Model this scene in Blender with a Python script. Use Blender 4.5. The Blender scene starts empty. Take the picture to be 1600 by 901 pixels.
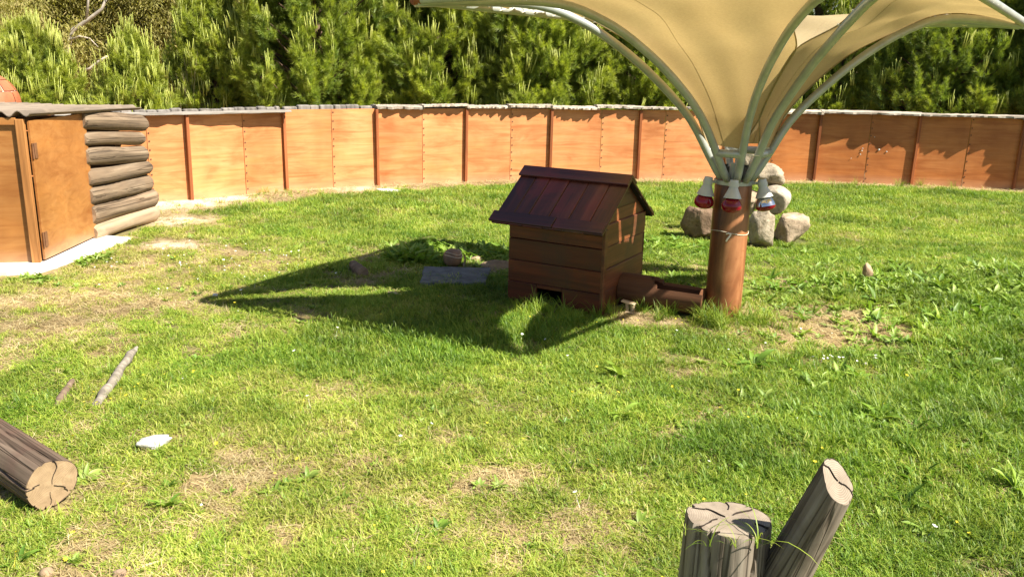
import bpy, math, random
import numpy as np
from mathutils import Vector, Matrix, Euler

# ------------------------------------------------------------------ camera, sky, sun, exposure
S = bpy.context.scene
R_ = math.radians
cam_d = bpy.data.cameras.new('camera')
cam = bpy.data.objects.new('camera', cam_d)
S.collection.objects.link(cam)
cam_d.sensor_width = 36.0
cam_d.lens = 1350 / 1600 * 36.0
cam_d.clip_start = 0.05
cam_d.clip_end = 500
cam.matrix_world = (Matrix.Translation((0, 0, 1.7)) @ Matrix.Rotation(R_(90 - 15), 4, 'X')
                    @ Matrix.Rotation(R_(1.3), 4, 'Z'))
S.camera = cam
SUN = Vector((0.600, -0.315, 0.737)).normalized()
W = bpy.data.worlds.new('World')
S.world = W
W.use_nodes = True
wn = W.node_tree
for n in list(wn.nodes):
    wn.nodes.remove(n)
wo = wn.nodes.new('ShaderNodeOutputWorld')
wb = wn.nodes.new('ShaderNodeBackground')
sky = wn.nodes.new('ShaderNodeTexSky')
sky.sky_type = 'NISHITA'
sky.sun_disc = False
sky.sun_elevation = math.asin(SUN.z)
sky.sun_rotation = math.atan2(SUN.x, SUN.y)
wb.inputs['Strength'].default_value = 0.05
wn.links.new(sky.outputs[0], wb.inputs['Color'])
wn.links.new(wb.outputs[0], wo.inputs['Surface'])
sl = bpy.data.lights.new('sun', 'SUN')
sl.energy = 5.0
sl.angle = R_(0.5)
sl.color = (1.0, 0.94, 0.83)
so = bpy.data.objects.new('sun', sl)
so.rotation_euler = SUN.to_track_quat('Z', 'Y').to_euler()
so.location = SUN * 60
S.collection.objects.link(so)
S.view_settings.view_transform = 'Standard'
S.view_settings.look = 'None'
S.view_settings.exposure = 1.42
S.view_settings.gamma = 1.0
S.render.engine = 'CYCLES'
S.cycles.max_bounces = 8
S.cycles.use_denoising = True

rnd = random.Random(7)
rng = np.random.default_rng(11)
COL = S.collection

# ------------------------------------------------------------------ helpers
def tag(o, label=None, cat=None, group=None, kind=None):
    if label: o['label'] = label
    if cat: o['category'] = cat
    if group: o['group'] = group
    if kind: o['kind'] = kind
    return o

def empty(name, loc=(0, 0, 0), rz=0.0):
    o = bpy.data.objects.new(name, None)
    o.location = loc
    o.rotation_euler = (0, 0, rz)
    o.empty_display_size = 0.1
    COL.objects.link(o)
    return o

class MB:
    """collects geometry, then links it as one mesh object"""
    def __init__(s):
        s.v = []; s.f = []; s.m = []
    def add(s, verts, faces, mi=0, M=None):
        k = len(s.v)
        if M is not None:
            verts = [M @ Vector(p) for p in verts]
        s.v.extend([tuple(p) for p in verts])
        s.f.extend([tuple(i + k for i in f) for f in faces])
        s.m.extend([mi] * len(faces))
        return s
    def box(s, c, d, M=None, mi=0, bev=0.0):
        x, y, z = c; a, b, h = d[0] / 2, d[1] / 2, d[2] / 2
        if bev <= 0:
            vs = [(x - a, y - b, z - h), (x + a, y - b, z - h), (x + a, y + b, z - h), (x - a, y + b, z - h),
                  (x - a, y - b, z + h), (x + a, y - b, z + h), (x + a, y + b, z + h), (x - a, y + b, z + h)]
            fs = [(0, 3, 2, 1), (4, 5, 6, 7), (0, 1, 5, 4), (1, 2, 6, 5), (2, 3, 7, 6), (3, 0, 4, 7)]
            return s.add(vs, fs, mi, M)
        e = min(bev, a * .9, b * .9, h * .9)
        vs = []
        for sz in (-1, 1):
            for inset, zz in ((1, h), (0, h - e)) if sz > 0 else ((0, h - e), (1, h)):
                pass
        lv = [(-h, e), (-h + e, 0), (h - e, 0), (h, e)]
        for zz, ins in lv:
            aa, bb = a - ins, b - ins
            q = e if ins == 0 else e * .6
            ring = [(-aa + q, -bb), (aa - q, -bb), (aa, -bb + q), (aa, bb - q), (aa - q, bb), (-aa + q, bb), (-aa, bb - q), (-aa, -bb + q)]
            vs += [(x + p, y + r, z + zz) for p, r in ring]
        fs = [tuple(range(7, -1, -1)), tuple(range(24, 32))]
        for L in range(3):
            for i in range(8):
                j = (i + 1) % 8
                fs.append((L * 8 + i, L * 8 + j, L * 8 + 8 + j, L * 8 + 8 + i))
        return s.add(vs, fs, mi, M)
    def tube(s, pts, rad, n=10, caps=True, mi=0, M=None):
        pts = [Vector(p) for p in pts]
        if not hasattr(rad, '__len__'):
            rad = [rad] * len(pts)
        vs = []; fs = []
        T0 = (pts[1] - pts[0]).normalized()
        up = Vector((0, 0, 1)) if abs(T0.z) < .9 else Vector((1, 0, 0))
        U = T0.cross(up).normalized()
        for i, p in enumerate(pts):
            T = (pts[min(i + 1, len(pts) - 1)] - pts[max(i - 1, 0)]).normalized()
            U = (U - T * U.dot(T)).normalized()
            V = T.cross(U)
            for k in range(n):
                a = 2 * math.pi * k / n
                vs.append(p + (U * math.cos(a) + V * math.sin(a)) * rad[i])
        for i in range(len(pts) - 1):
            for k in range(n):
                j = (k + 1) % n
                fs.append((i * n + k, i * n + j, (i + 1) * n + j, (i + 1) * n + k))
        if caps:
            fs.append(tuple(range(n - 1, -1, -1)))
            L = (len(pts) - 1) * n
            fs.append(tuple(range(L, L + n)))
        return s.add(vs, fs, mi, M)
    def lathe(s, prof, n=24, mi=0, M=None):
        vs = []; fs = []
        for r, z in prof:
            for k in range(n):
                a = 2 * math.pi * k / n
                vs.append((r * math.cos(a), r * math.sin(a), z))
        for i in range(len(prof) - 1):
            for k in range(n):
                j = (k + 1) % n
                fs.append((i * n + k, i * n + j, (i + 1) * n + j, (i + 1) * n + k))
        return s.add(vs, fs, mi, M)
    def grid(s, fn, nu, nv, mi=0, M=None, flip=False):
        vs = [fn(i / nu, j / nv) for j in range(nv + 1) for i in range(nu + 1)]
        fs = []
        for j in range(nv):
            for i in range(nu):
                a = j * (nu + 1) + i
                q = (a, a + 1, a + nu + 2, a + nu + 1)
                fs.append(q[::-1] if flip else q)
        return s.add(vs, fs, mi, M)
    def mesh(s, name, mats, smooth=False, angle=None):
        me = bpy.data.meshes.new(name)
        me.from_pydata(s.v, [], s.f)
        if not isinstance(mats, (list, tuple)): mats = [mats]
        for m in mats: me.materials.append(m)
        if len(mats) > 1:
            me.polygons.foreach_set('material_index', s.m)
        if smooth:
            me.polygons.foreach_set('use_smooth', [True] * len(me.polygons))
            if angle:
                try: me.set_sharp_from_angle(angle=R_(angle))
                except Exception: pass
        me.update()
        return me
    def build(s, name, mats, parent=None, smooth=False, angle=None, loc=(0, 0, 0), rot=(0, 0, 0)):
        o = bpy.data.objects.new(name, s.mesh(name, mats, smooth, angle))
        o.location = loc; o.rotation_euler = rot
        COL.objects.link(o)
        if parent: o.parent = parent
        return o

# numpy value noise --------------------------------------------------
_tab = np.random.default_rng(5).random((256, 256))
def vnoise(x, y, seed=0):
    x = np.asarray(x, float) + seed * 17.31; y = np.asarray(y, float) + seed * 9.77
    xi = np.floor(x).astype(int); yi = np.floor(y).astype(int)
    u = x - xi; v = y - yi
    u = u * u * (3 - 2 * u); v = v * v * (3 - 2 * v)
    g = lambda a, b: _tab[a % 256, b % 256]
    return (g(xi, yi) * (1 - u) + g(xi + 1, yi) * u) * (1 - v) + (g(xi, yi + 1) * (1 - u) + g(xi + 1, yi + 1) * u) * v
def fbm(x, y, seed=0, o=3):
    t = 0; a = .5; f = 1
    for k in range(o):
        t = t + a * (vnoise(np.asarray(x) * f, np.asarray(y) * f, seed + k) - .5); a *= .5; f *= 2.03
    return t
def gs(x, y, cx, cy, sx, sy=None, ang=0.0):
    sy = sy or sx
    dx, dy = np.asarray(x) - cx, np.asarray(y) - cy
    c, s = math.cos(ang), math.sin(ang)
    a, b = dx * c + dy * s, -dx * s + dy * c
    return np.exp(-(a / sx) ** 2 - (b / sy) ** 2)

# ------------------------------------------------------------------ materials
def new_mat(name):
    m = bpy.data.materials.new(name)
    m.use_nodes = True
    nt = m.node_tree
    for n in list(nt.nodes): nt.nodes.remove(n)
    out = nt.nodes.new('ShaderNodeOutputMaterial')
    return m, nt, out
def N(nt, typ, **kw):
    n = nt.nodes.new(typ)
    for k, v in kw.items():
        if k in n.inputs.keys(): n.inputs[k].default_value = v
        else: setattr(n, k, v)
    return n
def ramp(nt, stops, fac):
    r = nt.nodes.new('ShaderNodeValToRGB')
    e = r.color_ramp.elements
    while len(e) < len(stops): e.new(0.5)
    for i, (p, c) in enumerate(stops):
        e[i].position = p
        e[i].color = (*c, 1) if len(c) == 3 else c
    nt.links.new(fac, r.inputs[0])
    return r.outputs[0]
def mixc(nt, fac, a, b, mode='MIX'):
    n = nt.nodes.new('ShaderNodeMix'); n.data_type = 'RGBA'; n.blend_type = mode
    def put(sock, v):
        if isinstance(v, (tuple, list)): sock.default_value = (*v, 1) if len(v) == 3 else v
        elif isinstance(v, (int, float)): sock.default_value = v
        else: nt.links.new(v, sock)
    put(n.inputs[0], fac); put(n.inputs[6], a); put(n.inputs[7], b)
    return n.outputs[2]
def coords(nt, scale=(1, 1, 1), world=False, jitter=True):
    tc = nt.nodes.new('ShaderNodeTexCoord')
    if world:
        src = nt.nodes.new('ShaderNodeNewGeometry').outputs['Position']
    else:
        src = tc.outputs['Object']
    mp = nt.nodes.new('ShaderNodeMapping')
    mp.inputs['Scale'].default_value = scale
    nt.links.new(src, mp.inputs['Vector'])
    if jitter and not world:
        oi = nt.nodes.new('ShaderNodeObjectInfo')
        mu = nt.nodes.new('ShaderNodeMath'); mu.operation = 'MULTIPLY'; mu.inputs[1].default_value = 37.0
        nt.links.new(oi.outputs['Random'], mu.inputs[0])
        cb = nt.nodes.new('ShaderNodeCombineXYZ')
        for i in range(3): nt.links.new(mu.outputs[0], cb.inputs[i])
        nt.links.new(cb.outputs[0], mp.inputs['Location'])
    return mp.outputs[0]
def noise(nt, vec, scale=5, detail=4, rough=.55, dist=0.0):
    n = nt.nodes.new('ShaderNodeTexNoise')
    n.inputs['Scale'].default_value = scale; n.inputs['Detail'].default_value = detail
    n.inputs['Roughness'].default_value = rough; n.inputs['Distortion'].default_value = dist
    nt.links.new(vec, n.inputs['Vector'])
    return n.outputs['Fac']
def finish(nt, out, color, rough=.6, bump=None, bstr=.3, bdist=.01, spec=.4, metal=0.0, coat=0.0):
    b = nt.nodes.new('ShaderNodeBsdfPrincipled')
    if isinstance(color, (tuple, list)): b.inputs['Base Color'].default_value = (*color, 1)
    else: nt.links.new(color, b.inputs['Base Color'])
    if isinstance(rough, (int, float)): b.inputs['Roughness'].default_value = rough
    else: nt.links.new(rough, b.inputs['Roughness'])
    b.inputs['Specular IOR Level'].default_value = spec
    b.inputs['Metallic'].default_value = metal
    b.inputs['Coat Weight'].default_value = coat
    b.inputs['Coat Roughness'].default_value = .2
    if bump is not None:
        bp = nt.nodes.new('ShaderNodeBump')
        bp.inputs['Strength'].default_value = bstr; bp.inputs['Distance'].default_value = bdist
        nt.links.new(bump, bp.inputs['Height'])
        nt.links.new(bp.outputs[0], b.inputs['Normal'])
    nt.links.new(b.outputs[0], out.inputs['Surface'])
    return b

def wood_mat(name, dark, mid, light, axis='x', rough=.5, grain=1.0, stain=None, spec=.35, bstr=.25, coat=0.0, vary=.35, checks=0):
    """sawn or weathered wood; axis = the direction the grain runs in object space"""
    m, nt, out = new_mat(name)
    st = {'x': (1.2, 26, 26), 'y': (26, 1.2, 26), 'z': (26, 26, 1.2)}[axis]
    v = coords(nt, tuple(a * grain for a in st))
    g = noise(nt, v, 1.0, 6, .62, .6)
    st2 = {'x': (.7, 5, 5), 'y': (5, .7, 5), 'z': (5, 5, .7)}[axis]
    g2 = noise(nt, coords(nt, st2), 1.0, 4, .6, 1.2)
    c = ramp(nt, [(.28, dark), (.5, mid), (.74, light)], g)
    c2 = ramp(nt, [(.3, (1 - vary,) * 3), (.7, (1 + vary * .4,) * 3)], g2)
    c = mixc(nt, 1.0, c, c2, 'MULTIPLY')
    oi = nt.nodes.new('ShaderNodeObjectInfo')
    c = mixc(nt, 1.0, c, ramp(nt, [(0, (.78, .76, .74)), (.5, (1, 1, 1)), (1, (1.22, 1.16, 1.1))], oi.outputs['Random']), 'MULTIPLY')
    if stain:
        s = noise(nt, coords(nt, (2.2, 2.2, 2.2)), 1.0, 5, .65, .8)
        f = ramp(nt, [(.5, (0, 0, 0)), (.72, (1, 1, 1))], s)
        c = mixc(nt, f, c, stain)
    if checks:
        st3 = {'x': (.35, 22, 22), 'y': (22, .35, 22), 'z': (22, 22, .35)}[axis]
        n3 = noise(nt, coords(nt, tuple(a * checks for a in st3)), 1.0, 2, .5, .5)
        k = ramp(nt, [(.465, (1, 1, 1)), (.495, (.45, .43, .41)), (.505, (.45, .43, .41)), (.535, (1, 1, 1))], n3)
        c = mixc(nt, 1.0, c, k, 'MULTIPLY')
        hgt = mixc(nt, .5, g, k)
        finish(nt, out, c, rough, hgt, bstr, .008, spec, 0, coat)
    else:
        finish(nt, out, c, rough, g, bstr, .004, spec, 0, coat)
    return m

M = {}
# varnished plywood of the fence
def ply_mat(name, tint=(1, 1, 1), coat=.0, red=0.0):
    m, nt, out = new_mat(name)
    v = coords(nt, (.9, 6, 13))
    g = noise(nt, v, 1.0, 7, .62, 1.6)
    v2 = coords(nt, (1.5, 1.5, 5.0))
    g2 = noise(nt, v2, 1.0, 5, .6, 1.0)
    v3 = coords(nt, (2.4, 2.4, 1.2))
    g3 = noise(nt, v3, 1.0, 3, .5)
    c = ramp(nt, [(.25, (.41, .150, .050)), (.45, (.51, .213, .080)), (.6, (.56, .250, .102)), (.78, (.62, .305, .140))], g)
    c2 = ramp(nt, [(.32, (.80, .70, .62)), (.5, (1, 1, 1)), (.7, (1.12, 1.1, 1.02))], g2)
    c = mixc(nt, 1.0, c, c2, 'MULTIPLY')
    c3 = ramp(nt, [(.35, (.86, .80, .74)), (.65, (1.08, 1.08, 1.08))], g3)
    c = mixc(nt, 1.0, c, c3, 'MULTIPLY')
    c = mixc(nt, 1.0, c, tint, 'MULTIPLY')
    oi = nt.nodes.new('ShaderNodeObjectInfo')
    tone = ramp(nt, [(0, (.86, .82, .78)), (.5, (1, 1, 1)), (1, (1.07, 1.10, 1.14))], oi.outputs['Random'])
    c = mixc(nt, 1.0, c, tone, 'MULTIPLY')
    # splashed soil along the foot
    tc = nt.nodes.new('ShaderNodeTexCoord')
    sx = nt.nodes.new('ShaderNodeSeparateXYZ'); nt.links.new(tc.outputs['Object'], sx.inputs[0])
    mr = nt.nodes.new('ShaderNodeMapRange'); mr.inputs[1].default_value = .0; mr.inputs[2].default_value = .14
    mr.inputs[3].default_value = .6; mr.inputs[4].default_value = 0
    nt.links.new(sx.outputs[2], mr.inputs[0])
    mm = nt.nodes.new('ShaderNodeMath'); mm.operation = 'MULTIPLY'
    nt.links.new(mr.outputs[0], mm.inputs[0]); nt.links.new(g3, mm.inputs[1])
    c = mixc(nt, mm.outputs[0], c, (.52, .38, .25))
    finish(nt, out, c, .45, g, .12, .003, .35, 0, coat)
    return m
M['ply'] = ply_mat('plywood')
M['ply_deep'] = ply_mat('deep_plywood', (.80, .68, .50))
M['shed_ply'] = ply_mat('shed_plywood', (.62, .66, .50), .25)
M['batten'] = wood_mat('batten_wood', (.17, .048, .016), (.27, .085, .028), (.37, .13, .045), 'z', .5)
M['shed_post'] = wood_mat('shed_post_wood', (.20, .085, .025), (.32, .145, .045), (.42, .21, .075), 'z', .5)
M['grey_wood'] = wood_mat('weathered_grey_wood', (.17, .15, .13), (.32, .29, .25), (.47, .43, .37), 'x', .9, .9, None, .2, .6)
M['grey_stake'] = wood_mat('grey_stake', (.10, .09, .08), (.21, .19, .17), (.32, .30, .27), 'z', .9, .9, None, .2, .6)
M['bark_slab'] = wood_mat('bark_slab', (.20, .17, .14), (.38, .33, .27), (.58, .52, .44), 'x', .95, .7, (.25, .20, .16), .2, .9)
M['log'] = wood_mat('log_wood', (.095, .068, .046), (.20, .145, .095), (.32, .245, .165), 'x', .85, .9, (.17, .115, .07), .25, 1.0, 0, .45, .8)
M['log_sandy'] = wood_mat('sandy_log', (.24, .17, .11), (.36, .27, .18), (.46, .36, .25), 'x', .95, .5, (.40, .31, .21), .2, .4)
M['log_end'] = wood_mat('log_end_wood', (.16, .11, .07), (.27, .19, .12), (.36, .27, .18), 'y', .9, .6)
M['dog_wall'] = wood_mat('stained_brown_plank', (.048, .010, .0035), (.105, .022, .007), (.17, .038, .012), 'x', .45, .8, (.06, .024, .014), .4, .3, .1, .3)
M['dog_side'] = wood_mat('stained_side_plank', (.070, .020, .008), (.145, .044, .015), (.23, .080, .029), 'y', .5, .8, (.08, .03, .016), .4, .3, .1, .3)
M['dog_roof'] = wood_mat('dark_red_roof_plank', (.036, .010, .006), (.088, .023, .012), (.17, .050, .026), 'y', .35, .6, (.17, .024, .018), .5, .45, .15, .4)
M['dog_eave'] = wood_mat('dark_red_eave_plank', (.032, .011, .009), (.075, .020, .015), (.13, .038, .026), 'x', .35, .6, (.13, .022, .018), .5, .45, .15, .4)
M['trough'] = wood_mat('trough_log', (.085, .034, .015), (.165, .07, .032), (.26, .125, .062), 'x', .7, .6, (.10, .045, .022), .3, .7)
M['scrap'] = wood_mat('pale_split_wood', (.45, .34, .20), (.62, .48, .30), (.75, .60, .40), 'x', .8, .8)
M['stick'] = wood_mat('grey_stick', (.14, .12, .095), (.27, .235, .19), (.42, .38, .31), 'x', .9, .9, None, .2, .8)
M['brown_stick'] = wood_mat('brown_stick', (.12, .085, .06), (.23, .165, .115), (.34, .26, .19), 'x', .9, .9, None, .2, .8)
M['stump_bark'] = wood_mat('stump_wood', (.16, .125, .095), (.28, .235, .18), (.43, .375, .30), 'z', .85, .9, (.105, .075, .05), .2, .8, 0, .35, .9)
M['log_bark'] = wood_mat('foreground_log_bark', (.10, .07, .05), (.20, .145, .105), (.34, .26, .195), 'z', .85, .45, (.12, .07, .052), .2, .9, 0, .4, .8)
M['dark_inside'] = None
def plain(name, col, rough=.7, metal=0, spec=.4, nscale=12, var=.25, bstr=.2, bdist=.004, coat=0, world=False):
    m, nt, out = new_mat(name)
    v = coords(nt, (1, 1, 1), world)
    g = noise(nt, v, nscale, 5, .6)
    c = ramp(nt, [(.3, tuple(a * (1 - var) for a in col)), (.7, tuple(min(1, a * (1 + var)) for a in col))], g)
    finish(nt, out, c, rough, g, bstr, bdist, spec, metal, coat)
    return m
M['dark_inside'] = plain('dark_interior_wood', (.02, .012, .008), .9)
M['dark_pipe'] = plain('dark_pipe_iron', (.045, .04, .036), .6, .2)
M['hinge'] = plain('rusty_hinge_iron', (.20, .095, .045), .6, .4)
M['nail'] = plain('rust_nail', (.10, .045, .025), .8)
def steel_mat():
    m, nt, out = new_mat('painted_grey_steel')
    g = noise(nt, coords(nt, (1, 1, 1)), 9, 5, .65)
    g2 = noise(nt, coords(nt, (1, 1, 1)), 60, 3, .6)
    c = ramp(nt, [(.3, (.33, .35, .315)), (.6, (.43, .45, .405)), (.8, (.48, .49, .45))], g)
    f = ramp(nt, [(.68, (0, 0, 0)), (.78, (1, 1, 1))], g2)
    c = mixc(nt, f, c, (.30, .24, .17))
    finish(nt, out, c, .32, g2, .1, .002, .5, .25)
    return m
M['steel'] = steel_mat()
M['rust_end'] = plain('rusted_tube_end', (.26, .09, .03), .8, 0, .3, 40)
def post_mat():
    m, nt, out = new_mat('rust_brown_post')
    g = noise(nt, coords(nt, (7, 7, 1.0)), 1.0, 6, .65, .6)
    g2 = noise(nt, coords(nt, (1, 1, 1)), 30, 4, .6)
    g3 = noise(nt, coords(nt, (3, 3, 2)), 1.0, 4, .6, .5)
    c = ramp(nt, [(.34, (.060, .022, .010)), (.48, (.17, .060, .022)), (.56, (.23, .088, .034)), (.70, (.36, .165, .07))], g)
    f = ramp(nt, [(.62, (0, 0, 0)), (.75, (1, 1, 1))], g2)
    c = mixc(nt, f, c, (.20, .060, .018))
    f3 = ramp(nt, [(.35, (.55, .50, .47)), (.65, (1.12, 1.12, 1.12))], g3)
    c = mixc(nt, 1.0, c, f3, 'MULTIPLY')
    finish(nt, out, c, .42, g2, .12, .003, .45)
    return m
M['post'] = post_mat()
def fabric_mat():
    m, nt, out = new_mat('tan_shade_cloth')
    tc = nt.nodes.new('ShaderNodeTexCoord')
    g = noise(nt, coords(nt, (2, 2, 2), jitter=False), 1.0, 4, .6)
    wv = noise(nt, coords(nt, (60, 60, 420), jitter=False), 1.0, 2, .6)
    wv2 = noise(nt, coords(nt, (230, 230, 16), jitter=False), 1.0, 3, .6)
    c = ramp(nt, [(.25, (.465, .37, .215)), (.75, (.535, .435, .265))], g)
    f1 = ramp(nt, [(.35, (.93, .92, .90)), (.65, (1.04, 1.04, 1.03))], wv)
    f2 = ramp(nt, [(.35, (.95, .94, .93)), (.65, (1.03, 1.03, 1.03))], wv2)
    c = mixc(nt, 1.0, c, f1, 'MULTIPLY'); c = mixc(nt, 1.0, c, f2, 'MULTIPLY')
    d = N(nt, 'ShaderNodeBsdfDiffuse'); t = N(nt, 'ShaderNodeBsdfTranslucent')
    nt.links.new(c, d.inputs['Color'])
    ct = mixc(nt, 1.0, c, (1.0, .87, .60), 'MULTIPLY')
    nt.links.new(ct, t.inputs['Color'])
    mx = N(nt, 'ShaderNodeMixShader'); mx.inputs[0].default_value = .42
    nt.links.new(d.outputs[0], mx.inputs[1]); nt.links.new(t.outputs[0], mx.inputs[2])
    nt.links.new(mx.outputs[0], out.inputs['Surface'])
    return m
M['fabric'] = fabric_mat()
M['cord'] = plain('white_cord', (.72, .66, .52), .8)
M['lamp_white'] = plain('white_porcelain', (.50, .50, .46), .35, 0, .5, 20, .06, .02)
def glass_red():
    m, nt, out = new_mat('red_lamp_glass')
    g = noise(nt, coords(nt, (1, 1, 1)), 8, 2)
    c = ramp(nt, [(.3, (.15, .002, .010)), (.7, (.25, .004, .018))], g)
    finish(nt, out, c, .1, None, spec=.4, coat=.15)
    return m
M['bulb_red'] = glass_red()
M['bulb_silver'] = plain('silvered_lamp_glass', (.72, .72, .72), .12, .9, .5, 6, .08, .02)
M['brass'] = plain('brass_clamp', (.45, .33, .16), .4, .7)
M['concrete'] = plain('concrete', (.62, .58, .51), .9, 0, .2, 9, .14, .35, .006)
M['grey_slab'] = plain('grey_concrete_slab', (.15, .15, .145), .9, 0, .2, 14, .35, .5, .006)
M['roof_sheet'] = wood_mat('weathered_corrugated_sheet', (.15, .12, .09), (.25, .20, .155), (.36, .30, .235), 'y', .9, .35, (.27, .21, .15), .2, .4)
M['terracotta'] = plain('terracotta_panel', (.38, .12, .055), .5, 0, .4, 6, .3, .2, .004, .15)
M['mortar'] = plain('pale_mortar', (.55, .42, .34), .9, 0, .2, 20)
def rock_mat(name, base, spot, pale):
    m, nt, out = new_mat(name)
    v = coords(nt, (1, 1, 1))
    g = noise(nt, v, 9, 7, .66, .3); g2 = noise(nt, v, 34, 4, .6); g3 = noise(nt, v, 4, 3, .5)
    c = ramp(nt, [(.3, tuple(a * .6 for a in base)), (.52, base), (.72, pale)], g)
    f = ramp(nt, [(.56, (0, 0, 0)), (.68, (1, 1, 1))], g2)
    c = mixc(nt, f, c, spot)
    f3 = ramp(nt, [(.35, (.8, .78, .76)), (.65, (1.1, 1.1, 1.1))], g3)
    c = mixc(nt, 1.0, c, f3, 'MULTIPLY')
    finish(nt, out, c, .9, g, 1.0, .022, .2)
    return m
M['rock_tan'] = rock_mat('tan_rock', (.36, .28, .19), (.22, .16, .10), (.50, .42, .31))
M['rock_pale'] = rock_mat('pale_rock', (.36, .30, .215), (.20, .155, .10), (.46, .40, .31))
M['rock_brown'] = rock_mat('brown_rock', (.21, .14, .09), (.11, .075, .045), (.31, .23, .16))
M['rock_light'] = rock_mat('light_rock', (.42, .36, .275), (.27, .22, .155), (.53, .47, .38))
M['rock_white'] = rock_mat('white_rock', (.66, .64, .58), (.45, .42, .36), (.78, .77, .73))
M['soil_stone'] = rock_mat('soil_stone', (.34, .24, .15), (.25, .17, .10), (.44, .33, .22))
M['white_chip'] = plain('white_chip', (.78, .77, .74), .7, 0, .3, 30, .08)
M['shell'] = plain('brown_shell', (.24, .14, .08), .55, 0, .4, 16, .35, .3)
M['shell_band'] = plain('pale_shell_band', (.50, .38, .26), .6, 0, .4, 16, .2)
def endgrain(name, dark, mid, light, rings=420):
    m, nt, out = new_mat(name)
    v = coords(nt, (1, 1, 0), jitter=False)
    nz = noise(nt, coords(nt, (3, 3, 3)), 2.0, 4, .55)
    w = nt.nodes.new('ShaderNodeTexWave'); w.wave_type = 'RINGS'; w.rings_direction = 'SPHERICAL'
    w.inputs['Scale'].default_value = rings; w.inputs['Distortion'].default_value = 3.0
    w.inputs['Detail'].default_value = 3; w.inputs['Detail Scale'].default_value = .35
    nt.links.new(v, w.inputs['Vector'])
    g2 = noise(nt, coords(nt, (1, 1, 1)), 16, 6, .68)
    c = ramp(nt, [(.15, mid), (.8, light)], w.outputs['Fac'])
    c2 = ramp(nt, [(.3, (.72, .70, .68)), (.62, (1.08, 1.08, 1.08))], g2)
    c = mixc(nt, 1.0, c, c2, 'MULTIPLY')
    f = ramp(nt, [(.55, (0, 0, 0)), (.8, (.6, .6, .6))], nz)
    c = mixc(nt, f, c, dark)
    finish(nt, out, c, .85, g2, .5, .004, .2)
    return m
M['end_grey'] = endgrain('weathered_end_grain', (.165, .128, .092), (.225, .180, .132), (.315, .258, .195), 66)
M['end_tan'] = endgrain('tan_end_grain', (.19, .12, .065), (.25, .170, .095), (.33, .235, .140), 62)
M['crack'] = plain('dark_wood_crack', (.035, .024, .017), .95)

def ground_mat():
    m, nt, out = new_mat('lawn_soil')
    a = nt.nodes.new('ShaderNodeAttribute'); a.attribute_name = 'bare'
    b = nt.nodes.new('ShaderNodeAttribute'); b.attribute_name = 'pale'
    d = nt.nodes.new('ShaderNodeAttribute'); d.attribute_name = 'dry'
    v = coords(nt, (1, 1, 1), True)
    g = noise(nt, v, 22, 7, .7, .4); g2 = noise(nt, v, 3.5, 4, .6); g3 = noise(nt, v, 110, 3, .7)
    soil = ramp(nt, [(.28, (.16, .10, .055)), (.5, (.30, .20, .11)), (.72, (.44, .32, .19))], g)
    grit = ramp(nt, [(.4, (.82, .8, .78)), (.62, (1.15, 1.15, 1.15))], g3)
    soil = mixc(nt, 1.0, soil, grit, 'MULTIPLY')
    sand = ramp(nt, [(.3, (.50, .40, .27)), (.7, (.66, .57, .42))], g)
    sand = mixc(nt, 1.0, sand, grit, 'MULTIPLY')
    turf = ramp(nt, [(.3, (.055, .062, .020)), (.55, (.105, .115, .035)), (.75, (.16, .15, .06))], g)
    drt = ramp(nt, [(.3, (.18, .125, .058)), (.55, (.30, .22, .105)), (.75, (.42, .33, .17))], g)
    c = mixc(nt, d.outputs['Fac'], turf, drt)
    c = mixc(nt, a.outputs['Fac'], c, soil)
    c = mixc(nt, b.outputs['Fac'], c, sand)
    finish(nt, out, c, .95, g, .6, .012, .15)
    return m
M['ground'] = ground_mat()

def leaf_mat(name, cols, trans=.35, gloss=.12, rough=.45, wscale=1.4, wvar=.25):
    """cols are picked by the per-instance attribute tint (0..1), shifted a little by world noise"""
    m, nt, out = new_mat(name)
    a = nt.nodes.new('ShaderNodeAttribute'); a.attribute_type = 'INSTANCER'; a.attribute_name = 'tint'
    oi = nt.nodes.new('ShaderNodeAttribute'); oi.attribute_name = 'shade'
    add = nt.nodes.new('ShaderNodeMath'); add.operation = 'ADD'; add.use_clamp = True
    nt.links.new(a.outputs['Fac'], add.inputs[0]); nt.links.new(oi.outputs['Fac'], add.inputs[1])
    n = len(cols)
    c = ramp(nt, [(i / (n - 1), cc) for i, cc in enumerate(cols)], add.outputs[0])
    g = noise(nt, coords(nt, (1, 1, 1), True), wscale, 3, .5)
    v = ramp(nt, [(.3, (1 - wvar,) * 3), (.7, (1 + wvar,) * 3)], g)
    c = mixc(nt, 1.0, c, v, 'MULTIPLY')
    d = N(nt, 'ShaderNodeBsdfDiffuse'); t = N(nt, 'ShaderNodeBsdfTranslucent'); gl = N(nt, 'ShaderNodeBsdfGlossy')
    gl.inputs['Roughness'].default_value = rough
    gl.inputs['Color'].default_value = (.9, .9, .85, 1)
    nt.links.new(c, d.inputs['Color'])
    ct = mixc(nt, 1.0, c, (1.15, 1.2, .6), 'MULTIPLY')
    nt.links.new(ct, t.inputs['Color'])
    m1 = N(nt, 'ShaderNodeMixShader'); m1.inputs[0].default_value = trans
    nt.links.new(d.outputs[0], m1.inputs[1]); nt.links.new(t.outputs[0], m1.inputs[2])
    m2 = N(nt, 'ShaderNodeMixShader'); m2.inputs[0].default_value = gloss
    nt.links.new(m1.outputs[0], m2.inputs[1]); nt.links.new(gl.outputs[0], m2.inputs[2])
    nt.links.new(m2.outputs[0], out.inputs['Surface'])
    return m
M['grass'] = leaf_mat('grass_blade', [(.095, .185, .018), (.205, .310, .032), (.345, .400, .056), (.49, .46, .13), (.62, .53, .24)], .38, .022, .5)
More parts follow.
